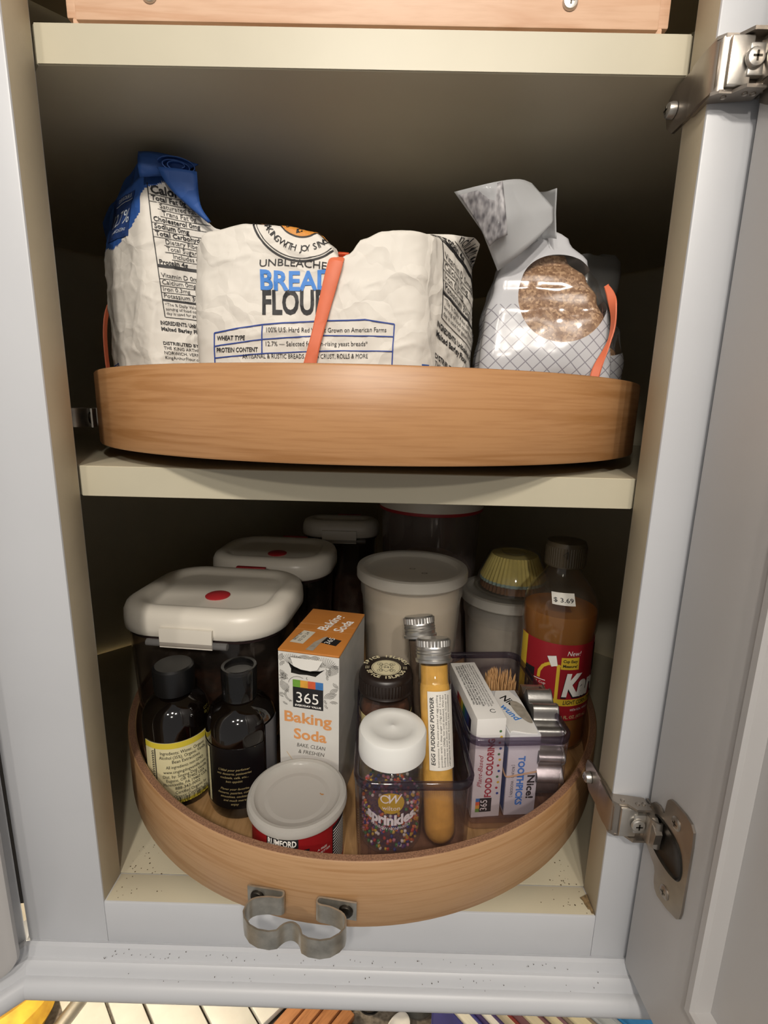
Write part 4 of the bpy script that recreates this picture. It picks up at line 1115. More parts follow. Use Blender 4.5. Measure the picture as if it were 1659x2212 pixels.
eb, bh = extract('dark extract bottle with clear glassy cap and black label, second from left', .0800, .0790, .0285, .1240, .0128, .0145, .024)
CAPG = CLEAR('smoked_clear_cap', '#A8A6A6', 1.6, .05, haze=.05, hazecol='#606060')
mk('cap', lathe([(.0138, bh - .003), (.0142, bh - .003), (.0148, bh + .022), (.0140, bh + .024), (.0118, bh + .0235), (.0112, bh + .0205), (0, bh + .0200), (0, bh + .0190), (.0120, bh + .0190), (.0130, bh)], 48), CAPG, eb)
mk('stopper', lathe([(0, bh + .004), (.0105, bh + .004), (.0105, bh + .018), (0, bh + .0185)], 32), BLACKRUB, eb)
el = mk('label', cyl_label(.0287, .012, .0665, -1.9, .62, 44), M('black_label_film', '#0F0E10', .3, var=.1), eb)
er = mk('clear_sticker', cyl_label(.0287, .030, .080, .70, 1.35, 20), M('grey_sticker', '#4E4E52', .5, var=.1), eb)
es = s_cyl(.0290); eg = Print(es)
for s, z in (("L'idéal pour parfumer", .0475), ('vos desserts, patisseries', .0440), ('cocktails, café, etc...', .0405), ('bon appétit', .0370), ('Flavor your favorite', .0300), ('desserts, pastries, coffee', .0265), ('smoothies, cocktails,', .0230), ('and much more.', .0195), ('enjoy', .0160)):
    eg.text(s, -.0075, z, .0021, shear=.3)
eg.line([(-.030, .0660), (.010, .0660)], .0003)
eg.build('gold_print', M('gold_ink', '#A8976A', .5), el, off=.0003)
gl2 = Print(es, mx=.004); gl2.rect(-.0330, .014, -.0300, .064); gl2.build('label_edge', M('cream_label_edge', '#C9C19A', .5), el, off=.0003)

# ---- baking soda box
sx, sy = .0515, .0835
so = thing('baking_soda_box', 'torn-open baking soda carton with orange top between the bottles and clear bin', 'box', (.1462, .1130, ZF + .0004), math.radians(-11))
SOW = M('white_carton', '#D6D4CE', .6, var=.03, vscale=60); SOO = M('orange_carton_top', '#C07A34', .6, var=.05, vscale=60, bump=.1); GRYC = M('grey_carton_side', '#A8A6A2', .6, var=.08, vscale=60)
SH_ = .1385
# body with a torn pour hole in the front panel
bm = bmesh.new()
hole = [(-.0150, .1205), (-.0148, .1240), (-.0175, .1300), (-.0120, .1262), (-.006, .1245), (.000, .1240), (.0055, .1245), (.0100, .1250), (.0140, .1268), (.0095, .1228), (.0060, .1195), (-.001, .1202), (-.008, .1198)]
fr_ = [(-sx / 2, 0), (sx / 2, 0), (sx / 2, SH_), (-sx / 2, SH_)]
for_y = -sy / 2
ov = [bm.verts.new((x, for_y, z)) for x, z in fr_]; hv = [bm.verts.new((x, for_y, z)) for x, z in hole]
ed = [bm.edges.new((ov[i], ov[(i + 1) % 4])) for i in range(4)] + [bm.edges.new((hv[i], hv[(i + 1) % len(hv)])) for i in range(len(hv))]
bmesh.ops.triangle_fill(bm, use_beauty=True, use_dissolve=False, edges=ed)
bk_ = [bm.verts.new((x, sy / 2, z)) for x, z in fr_]
for i in (0, 1, 3): bm.faces.new((ov[i], ov[(i + 1) % 4], bk_[(i + 1) % 4], bk_[i]))
bm.faces.new(bk_[::-1])
hb = [bm.verts.new((v.co.x, for_y + .012, v.co.z)) for v in hv]
for i in range(len(hv)): bm.faces.new((hv[i], hv[(i + 1) % len(hv)], hb[(i + 1) % len(hv)], hb[i]))
bm.faces.new(hb); bm.verts.index_update()
vf = [tuple(v.co) for v in bm.verts], [tuple(v.index for v in f.verts) for f in bm.faces]; bm.free()
mi = []
for f in vf[1]:
    c = sum((Vector(vf[0][i]) for i in f), Vector()) / len(f)
    mi.append(1 if abs(c.x) > sx / 2 - 1e-4 else (2 if c.y > for_y + .001 and c.y < sy / 2 - .001 else 0))
mk('carton', vf, [SOW, GRYC, M('dark_carton_inside', '#1A1612', .9)], so, smooth=False, midx=mi)
V, F = rbox(-sx / 2 - .0003, sx / 2 + .0003, for_y - .0006, sy / 2 + .0003, SH_, SH_ + .0022, .0010)
top = mk('top_flap', (V, F), SOO, so)
mk('torn_flap', prism([(-.0125, .1275), (-.010, .1240), (-.004, .1228), (.004, .1226), (.0095, .1236), (.0135, .1278)], 0, .0008) if False else move(prism([(-.0150, 0), (-.0115, -.0065), (-.005, -.0085), (.003, -.0090), (.0085, -.0075), (.0125, 0)], 0, .0007), m=Matrix.Translation((0, for_y - .0004, .1345)) @ Matrix.Rotation(math.radians(72), 4, 'X')), SOW, so, smooth=False)
ff = s_front(for_y); pk = Print(ff); pw = Print(ff); po = Print(ff); pl_ = Print(ff); pc = [Print(ff) for _ in range(4)]
pk.rect(-.0135, .0900, .0125, .1085)
for i in range(4): pc[i].rect(-.0135 + i * .0065, .1085, -.0070 + i * .0065, .1150)
pw.text('365', -.0010, .0950, .0098, w=.0190, res=3).text('EVERYDAY VALUE', -.0004, .0915, .0017, w=.0225, bold=.03)
po.text('Baking', -.0008, .0762, .0098, w=.0410, bold=.025, res=3).text('Soda', .0010, .0610, .0098, w=.0285, bold=.025, res=3)
pl_.text('BAKE, CLEAN', .0018, .0535, .0036, w=.0250, shear=.2).text('& FRESHEN', .0020, .0475, .0036, w=.0230, shear=.2)
for i in range(64):      # engraved waves, shells and leaves above and beside the logo
    bx0 = random.uniform(-sx / 2, sx / 2); bz0 = .092 + .042 * (i + .5) / 64
    a0 = random.uniform(0, 180)
    for k in range(7):
        q = []
        for t in range(7):
            a = math.radians(a0 + t * 20); r_ = .0016 + .0011 * k
            q.append((bx0 + r_ * math.cos(a), bz0 + r_ * math.sin(a) * .8))
        ok_ = all(abs(c) < sx / 2 - .0004 and .091 < d < SH_ - .0004 and not (-.0142 < c < .0132 and d < .1158) and not (-.018 < c < .0145 and .1185 < d < .1305) for c, d in q)
        if ok_: pl_.line(q, .00034)
for sgn in (-1, 1):
    for k in range(13):
        a = math.radians(28 + 9.5 * k)
        pl_.line([(sgn * .014 + .004 * math.cos(a), .1280 + .001 * math.sin(a)), (sgn * .014 + .011 * math.cos(a), .1280 + .0095 * math.sin(a))], .00025) if abs(sgn * .014 + .011 * math.cos(a)) < sx / 2 else None
pk.build('logo_block', INK, so, off=.0003); pw.build('logo_lettering', WHITEINK, so, off=.0005); po.build('orange_lettering', M('orange_ink', '#DE9A5E', .6), so, off=.0003); pl_.build('engraved_print', M('pencil_ink', '#55524C', .7), so, off=.0003)['kind'] = 'stuff'
for p, c in zip(pc, ('#6FA03A', '#E0A43C', '#D8603A', '#3C78B8')): p.build('logo_tile', M('tile_' + c[1:], c, .6, var=.1, vscale=200), so, off=.0003)
op = Print(ff); op.line([(-.020, .047), (-.0135, .038), (-.012, .034)], .0005).ring(-.011, .0325, .004, .0004, 0, 360, 20, ry=.003).ring(.001, .035, .006, .0004, 20, 330, 24, ry=.004).disc(.017, .031, .007, .004); op.build('cookie_drawing', M('pale_ochre_ink', '#D9B98A', .6), so, off=.0003)
tf = s_top(SH_ + .0022); tw = Print(tf)
tw.text('Baking', .0052, .0145, .0095, w=.0340, rot=78, bold=.02, res=3).text('Soda', .0185, .0095, .0095, w=.0240, rot=78, bold=.02, res=3)
tw.build('white_lettering', WHITEINK, top, off=.0002)
tb = Print(tf); tb.poly([(.0045, -.0245), (.0185, -.0275), (.0205, -.0170), (.0065, -.0140)]); tb.build('logo_block', INK, top, off=.0002)
t3 = Print(tf); t3.text('365', .0135, -.0205, .0055, w=.011, rot=78); t3.build('logo_lettering', WHITEINK, top, off=.0004)
tz = Print(tf); tz.poly([(-.0210, -.0290), (-.0090, -.0300), (-.0060, -.0070), (-.0170, -.0060)]); tz.build('date_patch', M('pale_date_patch', '#CFC9B8', .6), top, off=.0002)
td = Print(tf); td.text('BEST BY', -.0165, -.0180, .0030, w=.014, rot=82).text('02 25 24', -.0115, -.0180, .0030, w=.017, rot=82); td.build('date_print', INKG, top, off=.0004)
tt = Print(tf); tt.poly([(-.0035, -.0390), (.0030, -.0395), (.0045, -.0260), (.0070, -.0130), (.0045, -.0140), (-.0010, -.0250)]); tt.build('torn_paper', M('torn_grey_paper', '#A39A8C', .9, var=.15, vscale=200), top, off=.00025)
cr_ = Print(tf); [cr_.line([(-sx / 2, y), (sx / 2, y + .001)], .0004) for y in (-.004, .007, .0085)]; cr_.build('crease', M('pale_crease', '#E0A868', .7), top, off=.0002)

# ---- baking powder can
bp_ = thing('baking_powder_can', 'short red baking powder can with frosted lid at the front of the turntable', 'can', (.1372, .0252, ZF + .0004), 0.0)
CR = .0335; CH = .0455
mk('can', lathe([(0, 0), (CR, 0), (CR + .0006, .001), (CR, .002), (CR, CH + .0015), (CR + .0008, CH + .0020), (CR, CH + .0026), (0, CH + .0026)], 72), M('red_can_paper', '#8E1A1E', .35, var=.06, vscale=40), bp_)
LIDF = CLEAR('milky_lid', '#F2F0EC', 1.42, .2, haze=.72, hazecol='#DAD8D2')
mk('lid', lathe([(0, CH + .0030), (CR - .0095, CH + .0030), (CR - .0085, CH + .0034), (CR - .0055, CH + .0040), (CR - .0035, CH + .0052), (CR - .0020, CH + .0074), (CR + .0004, CH + .0080), (CR + .0024, CH + .0070), (CR + .0030, CH + .0050), (CR + .0032, CH + .0024), (CR + .0027, CH + .0012), (CR + .0014, CH + .0014), (CR + .0016, CH + .0032), (0, CH + .0027)], 80), LIDF, bp_)
cs = s_cyl(CR + .0002); c1 = Print(cs, mx=.004); c1.rect(-.0165, .0372, .0065, .0455).rect(-.0215, .0235, .0140, .0352); c1.rect(.0330, .004, .052, .041); c1.build('black_panel', INK, bp_, off=.0002)
c2 = Print(cs, mx=.004); c2.text('RUMFORD', -.0050, .0388, .0050, w=.0205, bold=.03).disc(-.0075, .0462, .0020).text('BAKING', -.0042, .0252, .0082, w=.0330, bold=.05).text('A FREE', .0235, .0300, .0018, shear=.2).text('MIX BETTER', .0235, .0270, .0018, shear=.2).text('POWDER', -.0042, .0090, .0070, w=.0330, bold=.05)
for i in range(14): c2.rect(.0335, .006 + i * .0024, .050, .0068 + i * .0024)
c2.build('white_print', WHITEINK, bp_, off=.0005)
lm = Print(s_top(CH + .0034)); lm.disc(.018, .002, .0012, .0006).disc(.0165, .0028, .0005); lm.build('stain', M('brown_stain', '#B07A3C', .9), bp_)

# ---- clear bins
BIN = CLEAR('clear_acrylic', '#F8F5F8', 1.52, .03, haze=.02, hazecol='#C8C0C8', smear=.02)
BINR = CLEAR('acrylic_rim', '#C4BDC9', 1.60, .05, haze=.07, hazecol='#6A6474')
def bin_(label, cx, cy, rz, w, d, h):
    t = thing('storage_bin', label, 'bin', (cx, cy, ZF + .0004), rz, 'clear acrylic bins')
    o = rings_rr([(.0055, 0), (.0030, .002), (.0022, .008), (0, h - .006)], w, d, .011, 6)
    i = rings_rr([(.0026, h - .006), (.0048, .009), (.0054, .005), (.0076, .0030)], w, d, .011, 6)
    mk('wall', loft(o + i, True, True), BIN, t, ang=45)
    ro = rings_rr([(-.0002, h - .0060), (-.0007, h - .0040), (-.0009, h - .0012), (-.0002, h), (.0016, h + .0003), (.0030, h - .0008), (.0032, h - .0036), (.0026, h - .0060)], w, d, .012, 7)
    mk('rolled_rim', loft(ro + [ro[0]], False, False), BINR, t, ang=60)
    mk('base_ridge', loft(rings_rr([(.011, .0036), (.0105, .0048), (.0125, .0048), (.0128, .0036)], w, d, .011, 5), False, False), BIN, t)
    return t
bin_('clear bin at the front holding the sprinkles, spice jar and powder tubes', .2205, .0760, math.radians(2), .0850, .1380, .0785)
bin_('clear bin at the right holding the food colouring and toothpick boxes', .3020, .1160, math.radians(4), .0830, .1380, .0860)
BA = ZF + .0042     # floor level inside the bins

# ---- sprinkles jar
sj = thing('sprinkles_jar', 'clear jar of rainbow sprinkles with a white cap in the front bin', 'jar', (.2068, .0430, BA), facing(.2068, .0430))
JR = .0245
mk('jar', lathe([(0, 0), (JR - .002, 0), (JR, .002), (JR, .065), (JR - .001, .069), (JR - .003, .071), (JR - .003, .079), (JR - .0038, .079), (JR - .0038, .071), (JR - .0012, .065), (JR - .0012, .003), (0, .0015)], 56), CLEAR('jar_plastic', '#FAF9F8', 1.46, .04, haze=.02, smear=.02), sj)
mk('cap', lathe([(JR - .002, .0730), (JR + .0012, .0730), (JR + .0012, .0900), (JR + .0002, .0922), (JR - .0015, .0930), (.0165, .0936), (.0160, .0933), (.0018, .0934), (.0008, .0939), (0, .0939)], 64), M('white_cap_plastic', '#E6E6E2', .35, var=.015), sj)
SPC = ['#D8B840', '#C8442E', '#E8E4DC', '#2C3C8C', '#D88AA0', '#3E8A4A', '#D87830', '#6A3A7A']
SPM = [M('sprinkle_' + c[1:], c, .4, var=.04) for c in SPC]
ico = bmesh.new(); bmesh.ops.create_icosphere(ico, subdivisions=1, radius=1); ico.verts.index_update()
iv = [v.co.copy() for v in ico.verts]; iff = [tuple(v.index for v in f.verts) for f in ico.faces]; ico.free()
V, F, MI = [], [], []
for k in range(620):
    a = random.uniform(0, 2 * PI); z = .003 + .036 * random.random() ** 1.0; z += .005 * math.sin(a * 2) * (z > .030)
    r = JR - .0030 - (0 if k < 520 else random.uniform(0, .018))
    if k >= 520: z = .037 + random.uniform(0, .004)
    c = Vector((r * math.sin(a), -r * math.cos(a), z)); n = len(V); s = random.uniform(.00125, .0015)
    V += [tuple(c + q * s) for q in iv]; F += [tuple(i + n for i in f) for f in iff]; MI += [random.randrange(8)] * len(iff)
mk('sprinkles', (V, F), SPM, sj, midx=MI, kind='stuff')
mk('sprinkle_core', lathe([(0, .003), (JR - .0042, .003), (JR - .0042, .036), (0, .039)], 32), M('mixed_sprinkle_core', '#7A5040', .6, var=.5, vscale=500, col2='#2A2A50'), sj)
js = s_cyl(JR + .0001); yl = Print(js, mx=.003); yl.disc(.0005, .0470, .0098, .0088); yl.build('yellow_badge', M('yellow_badge_ink', '#C8A62C', .5), sj, off=.0003)
jw = Print(js, mx=.003); jw.text('W', .0035, .0475, .0075, w=.0100, shear=.3, bold=.01, res=3).ring(-.0040, .0505, .0030, .0009, 20, 330).text('wilton', .0005, .0415, .0038, w=.0130)
jw.text('sprinkles', .0005, .0290, .0085, w=.0370, bold=.045, res=3, warp=lambda a, b: (a, b + 9 * a * a)).text('RAINBOW NONPAREILS', .0005, .0245, .0026, w=.0300, warp=lambda a, b: (a, b + 9 * a * a))
jw.build('white_print', WHITEINK, sj, off=.0006)

# ---- spice jar
pj = thing('spice_jar', 'spice jar with black and cream round lid behind the white-capped sprinkles', 'jar', (.2010, .0985, BA), facing(.201, .0985) * .5)
PR = .0228
mk('glass', lathe([(0, 0), (PR - .002, 0), (PR, .002), (PR, .078), (PR - .002, .086), (PR - .004, .091), (PR - .004, .100), (PR - .0048, .100), (PR - .0048, .090), (PR - .0012, .078), (PR - .0012, .003), (0, .0015)], 56), CLEAR('spice_glass', '#EEEAE6', 1.48, .03, haze=.01), pj)
mk('spice', lathe([(0, .002), (PR - .0018, .003), (PR - .0018, .076), (PR - .004, .082), (0, .084)], 40), M('ground_cinnamon', '#7A4E36', .9, var=.25, vscale=200, bump=.3), pj)
BRW = M('dark_brown_cap', '#231A16', .35, var=.08)
pc_ = mk('lid', lathe([(PR - .003, .0910), (PR + .0004, .0910), (PR + .0010, .0925), (PR + .0002, .0940), (PR + .0002, .1050), (PR - .0006, .1080), (PR - .0026, .1096), (PR - .0050, .1100), (0, .1100)], 64), BRW, pj)
mk('grip', ribbed(PR + .0006, .0945, .1045, 56, .0005), BRW, pc_, smooth=False)
ls = s_top(.1100); lc = Print(ls); CRM = M('cream_lid_print', '#DDD3AE', .5)
lc.disc(0, 0, .0128, .0128, 44)
for i, ch in enumerate('SPICE ISLANDS'):
    for up in (0, 1):
        a = math.radians((90 - (i - 6) * 11.5) if up else (-90 + (i - 6) * 11.5))
        lc.text(ch, .0173 * math.cos(a) + (0 if up else 0), .0178 * math.sin(a), .0040, rot=math.degrees(a) + (-90 if up else 90), bold=.04) if True else None
for s in (0, 180):
    for r in (.0150, .0163, .0176): lc.ring(0, 0, r, .0004, s - 8, s + 8, 8)
lc.build('cream_print', CRM, pc_, off=.0002)
ld = Print(ls); ld.text('1941', 0, -.0012, .0028, w=.0080).text('Est.', 0, .0026, .0015)
ld.line([(-.0062, 0), (0, .0072), (.0062, 0), (0, -.0072), (-.0062, 0)], .0004)
for k in range(4):
    for q in (-1, 1):
        a = PI / 4 + k * PI / 2
        bx_, by_ = .0072 * math.cos(a), .0072 * math.sin(a)
        ld.line([(bx_ + (.0003 + .0026 * (1 - t / 14)) * math.cos(a + q * t * .55), by_ + (.0003 + .0026 * (1 - t / 14)) * math.sin(a + q * t * .55)) for t in range(15)], .0003)
ld.ring(0, 0, .0118, .0003, 0, 360, 48); ld.build('scroll_print', INK, pc_, off=.0004)
pl2 = mk('label', cyl_label(PR, .008, .074, -1.5, 1.5, 40), M('cream_spice_label', '#D8C98E', .55, var=.03), pj)
pt = Print(s_cyl(PR + .0003)); [pt.text('GROUND CINNAMON', -.022, .066 - i * .005, .002, w=.016) for i in range(5)]; pt.build('fine_print', INK, pl2)

# ---- two powder tubes
TG = CLEAR('test_tube_glass', '#FBFAF8', 1.48, .03)
CAPM = M('ribbed_aluminium', '#D8D6D2', .34, .92, var=.08, vscale=60)
def ptube(label, base, top, r, fillm, roll=0):
    base, top = Vector(base), Vector(top); L = (top - base).length
    q = (top - base).normalized()
    zax = q; xax = Vector((1, 0, 0)); xax = (xax - zax * xax.dot(zax)).normalized(); yax = zax.cross(xax)
    m = Matrix(((xax.x, yax.x, zax.x), (xax.y, yax.y, zax.y), (xax.z, yax.z, zax.z)))
    t = thing('powder_tube', label, 'tube', base, group='glass tubes of powder')
    t.rotation_euler = (m @ Matrix.Rotation(roll, 3, 'Z')).to_euler()
    caph = .017; b = L - caph
    hemi = [(r * math.sin(k * PI / 16), r - r * math.cos(k * PI / 16)) for k in range(9)]
    ri = r - .0011
    hi = [(ri * math.sin(k * PI / 16), r - ri * math.cos(k * PI / 16)) for k in range(9)]
    mk('glass', lathe(hemi + [(r, b - .020), (r + .0006, b - .018), (r - .0002, b - .016), (r - .0010, b - .004), (r - .0010, b + .006), (r - .0019, b + .006), (r - .0019, b - .016)] + hi[::-1], 48), TG, t)
    rp = r - .0013
    mk('powder', lathe([(rp * math.sin(k * PI / 16), r - rp * math.cos(k * PI / 16)) for k in range(9)] + [(rp, b - .022), (r - .0022, b - .016), (r - .0022, b - .004), (0, b - .003)], 40), fillm, t)
    c = mk('cap', lathe([(r - .001, b - .0015), (r + .0016, b - .0015), (r + .0018, b + .0005), (r + .0006, b + .0012), (r + .0006, b + .004), (r + .0012, b + .0048), (r + .0004, b + .0056), (r + .0010, b + .0070), (r + .0004, b + .0082), (r + .0008, b + .0095), (r + .0004, b + .0105), (r + .0004, b + .0155), (r - .0008, b + .017), (0, b + .0166)], 60), CAPM, t)
    mk('knurl', ribbed(r + .0010, b + .0108, b + .0155, 34, .0007), CAPM, c, smooth=False)
    return t, r, b
CUS = M('custard_powder', '#E0AE52', .95, var=.1, vscale=120, bump=.25, bscale=500)
t1, r1, b1 = ptube('glass tube of yellow egg pudding powder with white label, front one', (.2455, .0310, BA + .0003), (.2385, .0830, .1730), .0131, CUS, roll=math.radians(4))
tl = mk('label', cyl_label(r1 + .0001, .058, .116, -.62, 1.1, 24), M('white_tube_label', '#DDD9D0', .6, var=.02), t1)
ts = s_cyl(r1 + .0004); tp = Print(ts); tp.text('EGG PUDDING POWDER', -.0035, .0870, .0031, w=.0500, rot=90, bold=.02, shear=.1)
for i, s in enumerate(('Instructions: Mix entire packet of egg pudding', 'powder with 1 tbsp sugar (15g) and 1.5 cups', 'boiling water (360g). Stir until dissolved. Wait for', 'contents to cool down (~30 mins). Cover and', 'refrigerate for at least 4 hours. Use immediately.')): tp.text(s, -.0003 + i * .0024, .0870, .0015, w=.053, rot=90)
tp.build('lettering', INK, tl)
t2, r2, b2 = ptube('second metal-capped glass tube standing behind the egg pudding tube', (.2470, .0790, BA + .0003), (.2290, .1260, .1730), .0131, M('dark_powder', '#5A4A3C', .95, var=.1, vscale=120), roll=0)
mk('label', cyl_label(r2 + .0001, .058, .116, -.2, 1.5, 24), M('white_tube_label', '#DDD9D0', .6), t2)

# ---- food colouring box
fo = thing('food_coloring_box', 'slim white food colouring box with red lettering in the right bin', 'box', (.2800, .1020, BA), math.radians(7))
fw, fd, fh = .0240, .0880, .0910
FBW = M('white_box_card', '#E2E0DC', .5, var=.02, vscale=40)
mk('box', rbox(-fw / 2, fw / 2, -fd / 2, fd / 2, 0, fh, .0006), FBW, fo)
ff = s_front(-fd / 2); rp_ = Print(ff); rp_.text('FOOD COLORING', .0035, .0462, .0056, w=.0540, rot=90, bold=.035); rp_.text('Plant-Based', -.0050, .0440, .0040, w=.0300, rot=90, shear=.4); rp_.build('red_lettering', M('crimson_ink', '#A82E3E', .6), fo, off=.0003)
for i in range(12):
    c = ('#24408F', '#B03040', '#D8B440', '#4E7A4A')[i % 4]
    dp = Print(ff); dp.disc(.0088 - .001 * (i % 2), .0225 + i * .0052, .0011, n=14); dp.build('dot', M('dot_' + c[1:], c, .6), fo, off=.0003)
lk = Print(ff); lk.rect(-.0055, .0055, .0045, .0185); lk.build('logo_block', INK, fo, off=.0003)
lw = Print(ff); lw.text('365', .0008, .0120, .0060, w=.0100, rot=90); lw.build('logo_lettering', WHITEINK, fo, off=.0005)
for i, c in enumerate(('#6FA03A', '#E0A43C', '#D8603A', '#3C78B8')):
    p = Print(ff); p.rect(-.0088, .0055 + i * .00325, -.0055, .00875 + i * .00325); p.build('logo_tile', M('tile_' + c[1:], c, .6, var=.1, vscale=200), fo, off=.0003)
ft = Print(s_top(fh))
for j in range(8):
    w = random.uniform(.060, .070); ft.text(''.join(random.choice(('INGREDIENTS ', 'MADE FROM ', 'PLANT COLOR ', 'MIX WELL ', 'STORE COOL ', 'VEGAN DROPS ')) for _ in range(5)), -.0092 + j * .0023, .006, .0014 if j > 3 else .0016, w=w, rot=-90, bold=.02 if j < 4 else 0)
ft.ring(.004, -.034, .0022, .0006, 30, 330, 16); ft.build('fine_print', INK, fo, off=.0002)
for i, c in enumerate(('#2C2438', '#3A3F7C', '#2E5C8C', '#3E7A50', '#C8B43C', '#C8702E', '#A8323A')):
    p = Print(s_side(-fw / 2, -1)); p.rect(.030 - i * .0062, .010, .0238 - i * .0062, fh - .010); p.build('side_stripe', M('stripe_' + c[1:], c, .6), fo, off=.0003)

# ---- toothpick box with its band
to = thing('toothpick_box', 'small white and blue toothpick box beside the food colouring box', 'box', (.3112, .0935, BA), math.radians(5))
tw_, td_, th_ = .0260, .0640, .0750
mk('box', rbox(-tw_ / 2, tw_ / 2, -td_ / 2, td_ / 2, 0, th_, .0006), M('white_box_card_b', '#D8D8DA', .5, var=.02), to)
mk('lid_flap', move(prism([(p.x, p.y) for p in smoothpath([(-tw_ / 2 + .0006, -.030), (-tw_ / 2 + .0030, -.0270), (-.004, -.0285), (.004, -.0310), (tw_ / 2 - .0008, -.0315), (tw_ / 2 - .0008, .030), (-tw_ / 2 + .0008, .030)], 1, True)], 0, .0007), (0, 0, th_ + .0001)), FBW, to, smooth=False)
sd = Print(s_side(-tw_ / 2, -1)); sd.rect(-.030, .004, .031, th_ - .012); sd.build('blue_side', M('royal_blue_print', '#2A5FA8', .5), to, off=.0003)
fr2 = s_front(-td_ / 2); b_ = Print(fr2); b_.text('TOOTHPICKS', -.0040, .0330, .0056, w=.0460, rot=-90, bold=.04); b_.build('blue_lettering', SKYP, to, off=.0003)
n_ = Print(fr2); n_.text('Nice!', .0048, .0270, .0062, w=.0220, rot=-90, bold=.03).text('[ ROUND · WOODEN ]', -.0090, .0330, .0024, w=.0300, rot=-90); n_.build('black_lettering', INK, to, off=.0003)
nt_ = Print(s_top(th_ + .0008)); nt_.text('Nice!', -.0010, .0095, .0085, w=.0200, rot=-60, bold=.02); nt_.build('top_lettering', INK, to, off=.0002)
nb_ = Print(s_top(th_ + .0008)); nb_.text('wund', -.0060, -.0040, .0070, w=.0220, rot=-70, bold=.02); nb_.build('top_blue_lettering', SKYP, to, off=.0002)
tr_ = Print(s_top(th_ + .0008)); tr_.poly([(p.x, p.y) for p in smoothpath([(.0005, .012), (.0060, .014), (.0118, .006), (.0122, -.014), (.0105, -.020), (.0060, -.016), (.0010, -.004)], 1, True)]); tr_.build('torn_paper', M('torn_grey_paper', '#A39A8C', .9), to, off=.0004)
hw, hd = tw_ / 2 + .0008, td_ / 2 + .0008
lp = []
for x, y in rrect(2 * hw, 2 * hd, .002, 3):
    lp.append((x, y, .0450 + .006 * math.sin(y * 60) + .002 * math.sin(x * 120)))
tb_ = mk('rubber_band', move(tube(lp, .0007, 6, closed=True), (.3112, .0935, BA), math.radians(5)), M('tan_rubber', '#C8A47C', .6, var=.05))
tag(tb_, 'thin tan rubber band wrapped round the toothpick box', 'rubber band')

# ---- loose toothpicks in a small cup
tcup = thing('toothpick_cup', 'small round clear cup full of loose toothpicks behind the boxes', 'cup', (.3120, .1590, BA))
mk('cup', lathe([(0, 0), (.0175, 0), (.0185, .001), (.0195, .040), (.0187, .040), (.0177, .002), (0, .0012)], 40), CLEAR('amber_cup', '#D8C2A8', 1.45, .05, haze=.1, hazecol='#8A6A48'), tcup)
PICK = M('birch_toothpick', '#C69A68', .7, var=.1, vscale=300)
V, F = lathe([(0, 0), (.0007, .004), (.0010, .010), (.0010, .058), (.0006, .065), (0, .068)], 6)
pk0 = None
for k in range(120):
    rr = .0150 * math.sqrt((k + .5) / 120); a = k * 2.39996
    if pk0 is None:
        pk0 = mk('toothpick', (V, F), PICK); o = pk0
    else:
        o = pk0.copy(); COL.objects.link(o)
    o.location = (.3120 + rr * math.cos(a) * .92, .1590 + rr * math.sin(a) * .92, BA + .0016 + random.uniform(0, .004))
    tl_ = random.uniform(.01, .07) + rr * 5
    o.rotation_euler = (-math.sin(a) * tl_ * .7, math.cos(a) * tl_ * .7, a)
    tag(o, 'wooden toothpick standing in the tight bundle behind the toothpick box', 'toothpick', 'loose toothpicks in the clear cup')

# ---- cookie cutters
CUT = M('tin_cutter', '#D2D0CC', .3, .95, var=.15, vscale=80, bump=.05, bscale=500)
def cutter_path(n, r0, dep, ry=1.0, m=160):
    return [((r0 + dep * math.cos(n * 2 * PI * i / m)) * math.cos(2 * PI * i / m), (r0 + dep * math.cos(n * 2 * PI * i / m)) * ry * math.sin(2 * PI * i / m)) for i in range(m + 1)]
ct = thing('cookie_cutter', 'scalloped tin cookie cutter standing on edge at the right of the bin', 'cookie cutter', (.3355, .1000, BA + .0460), group='tin cookie cutters')
mm = Matrix(((0, 0, 1, 0), (1, 0, 0, 0), (0, 1, 0, 0), (0, 0, 0, 1)))
mk('band', move(strip(cutter_path(13, .0400, .0036, 1.0), -.010, .0105, .0005), m=mm), CUT, ct, ang=60)
mk('rolled_edge', move(tube([(x, y, .0105) for x, y in cutter_path(13, .0400, .0036)[:-1]], .0009, 6, closed=True), m=mm), CUT, ct)
mk('opening_shade', move(prism([(x * .985, y * .985) for x, y in cutter_path(13, .0400, .0036)[:-1]], -.0100, -.0092), m=mm), BLACKRUB, ct, smooth=False)  # black sheet across the loop, standing for the shade in its open side
c2_ = thing('cookie_cutter', 'round plain tin cookie cutter lying inside the scalloped one', 'cookie cutter', (.3360, .0760, BA + .0260), group='tin cookie cutters')
mk('band', move(strip(cutter_path(1, .0120, 0, 1.0, 60), -.0085, .0085, .0005), m=mm), CUT, c2_, ang=60)
mk('rolled_edge', move(tube([(x, y, .0085) for x, y in cutter_path(1, .0120, 0, 1.0, 60)[:-1]], .0008, 6, closed=True), m=mm), CUT, c2_)

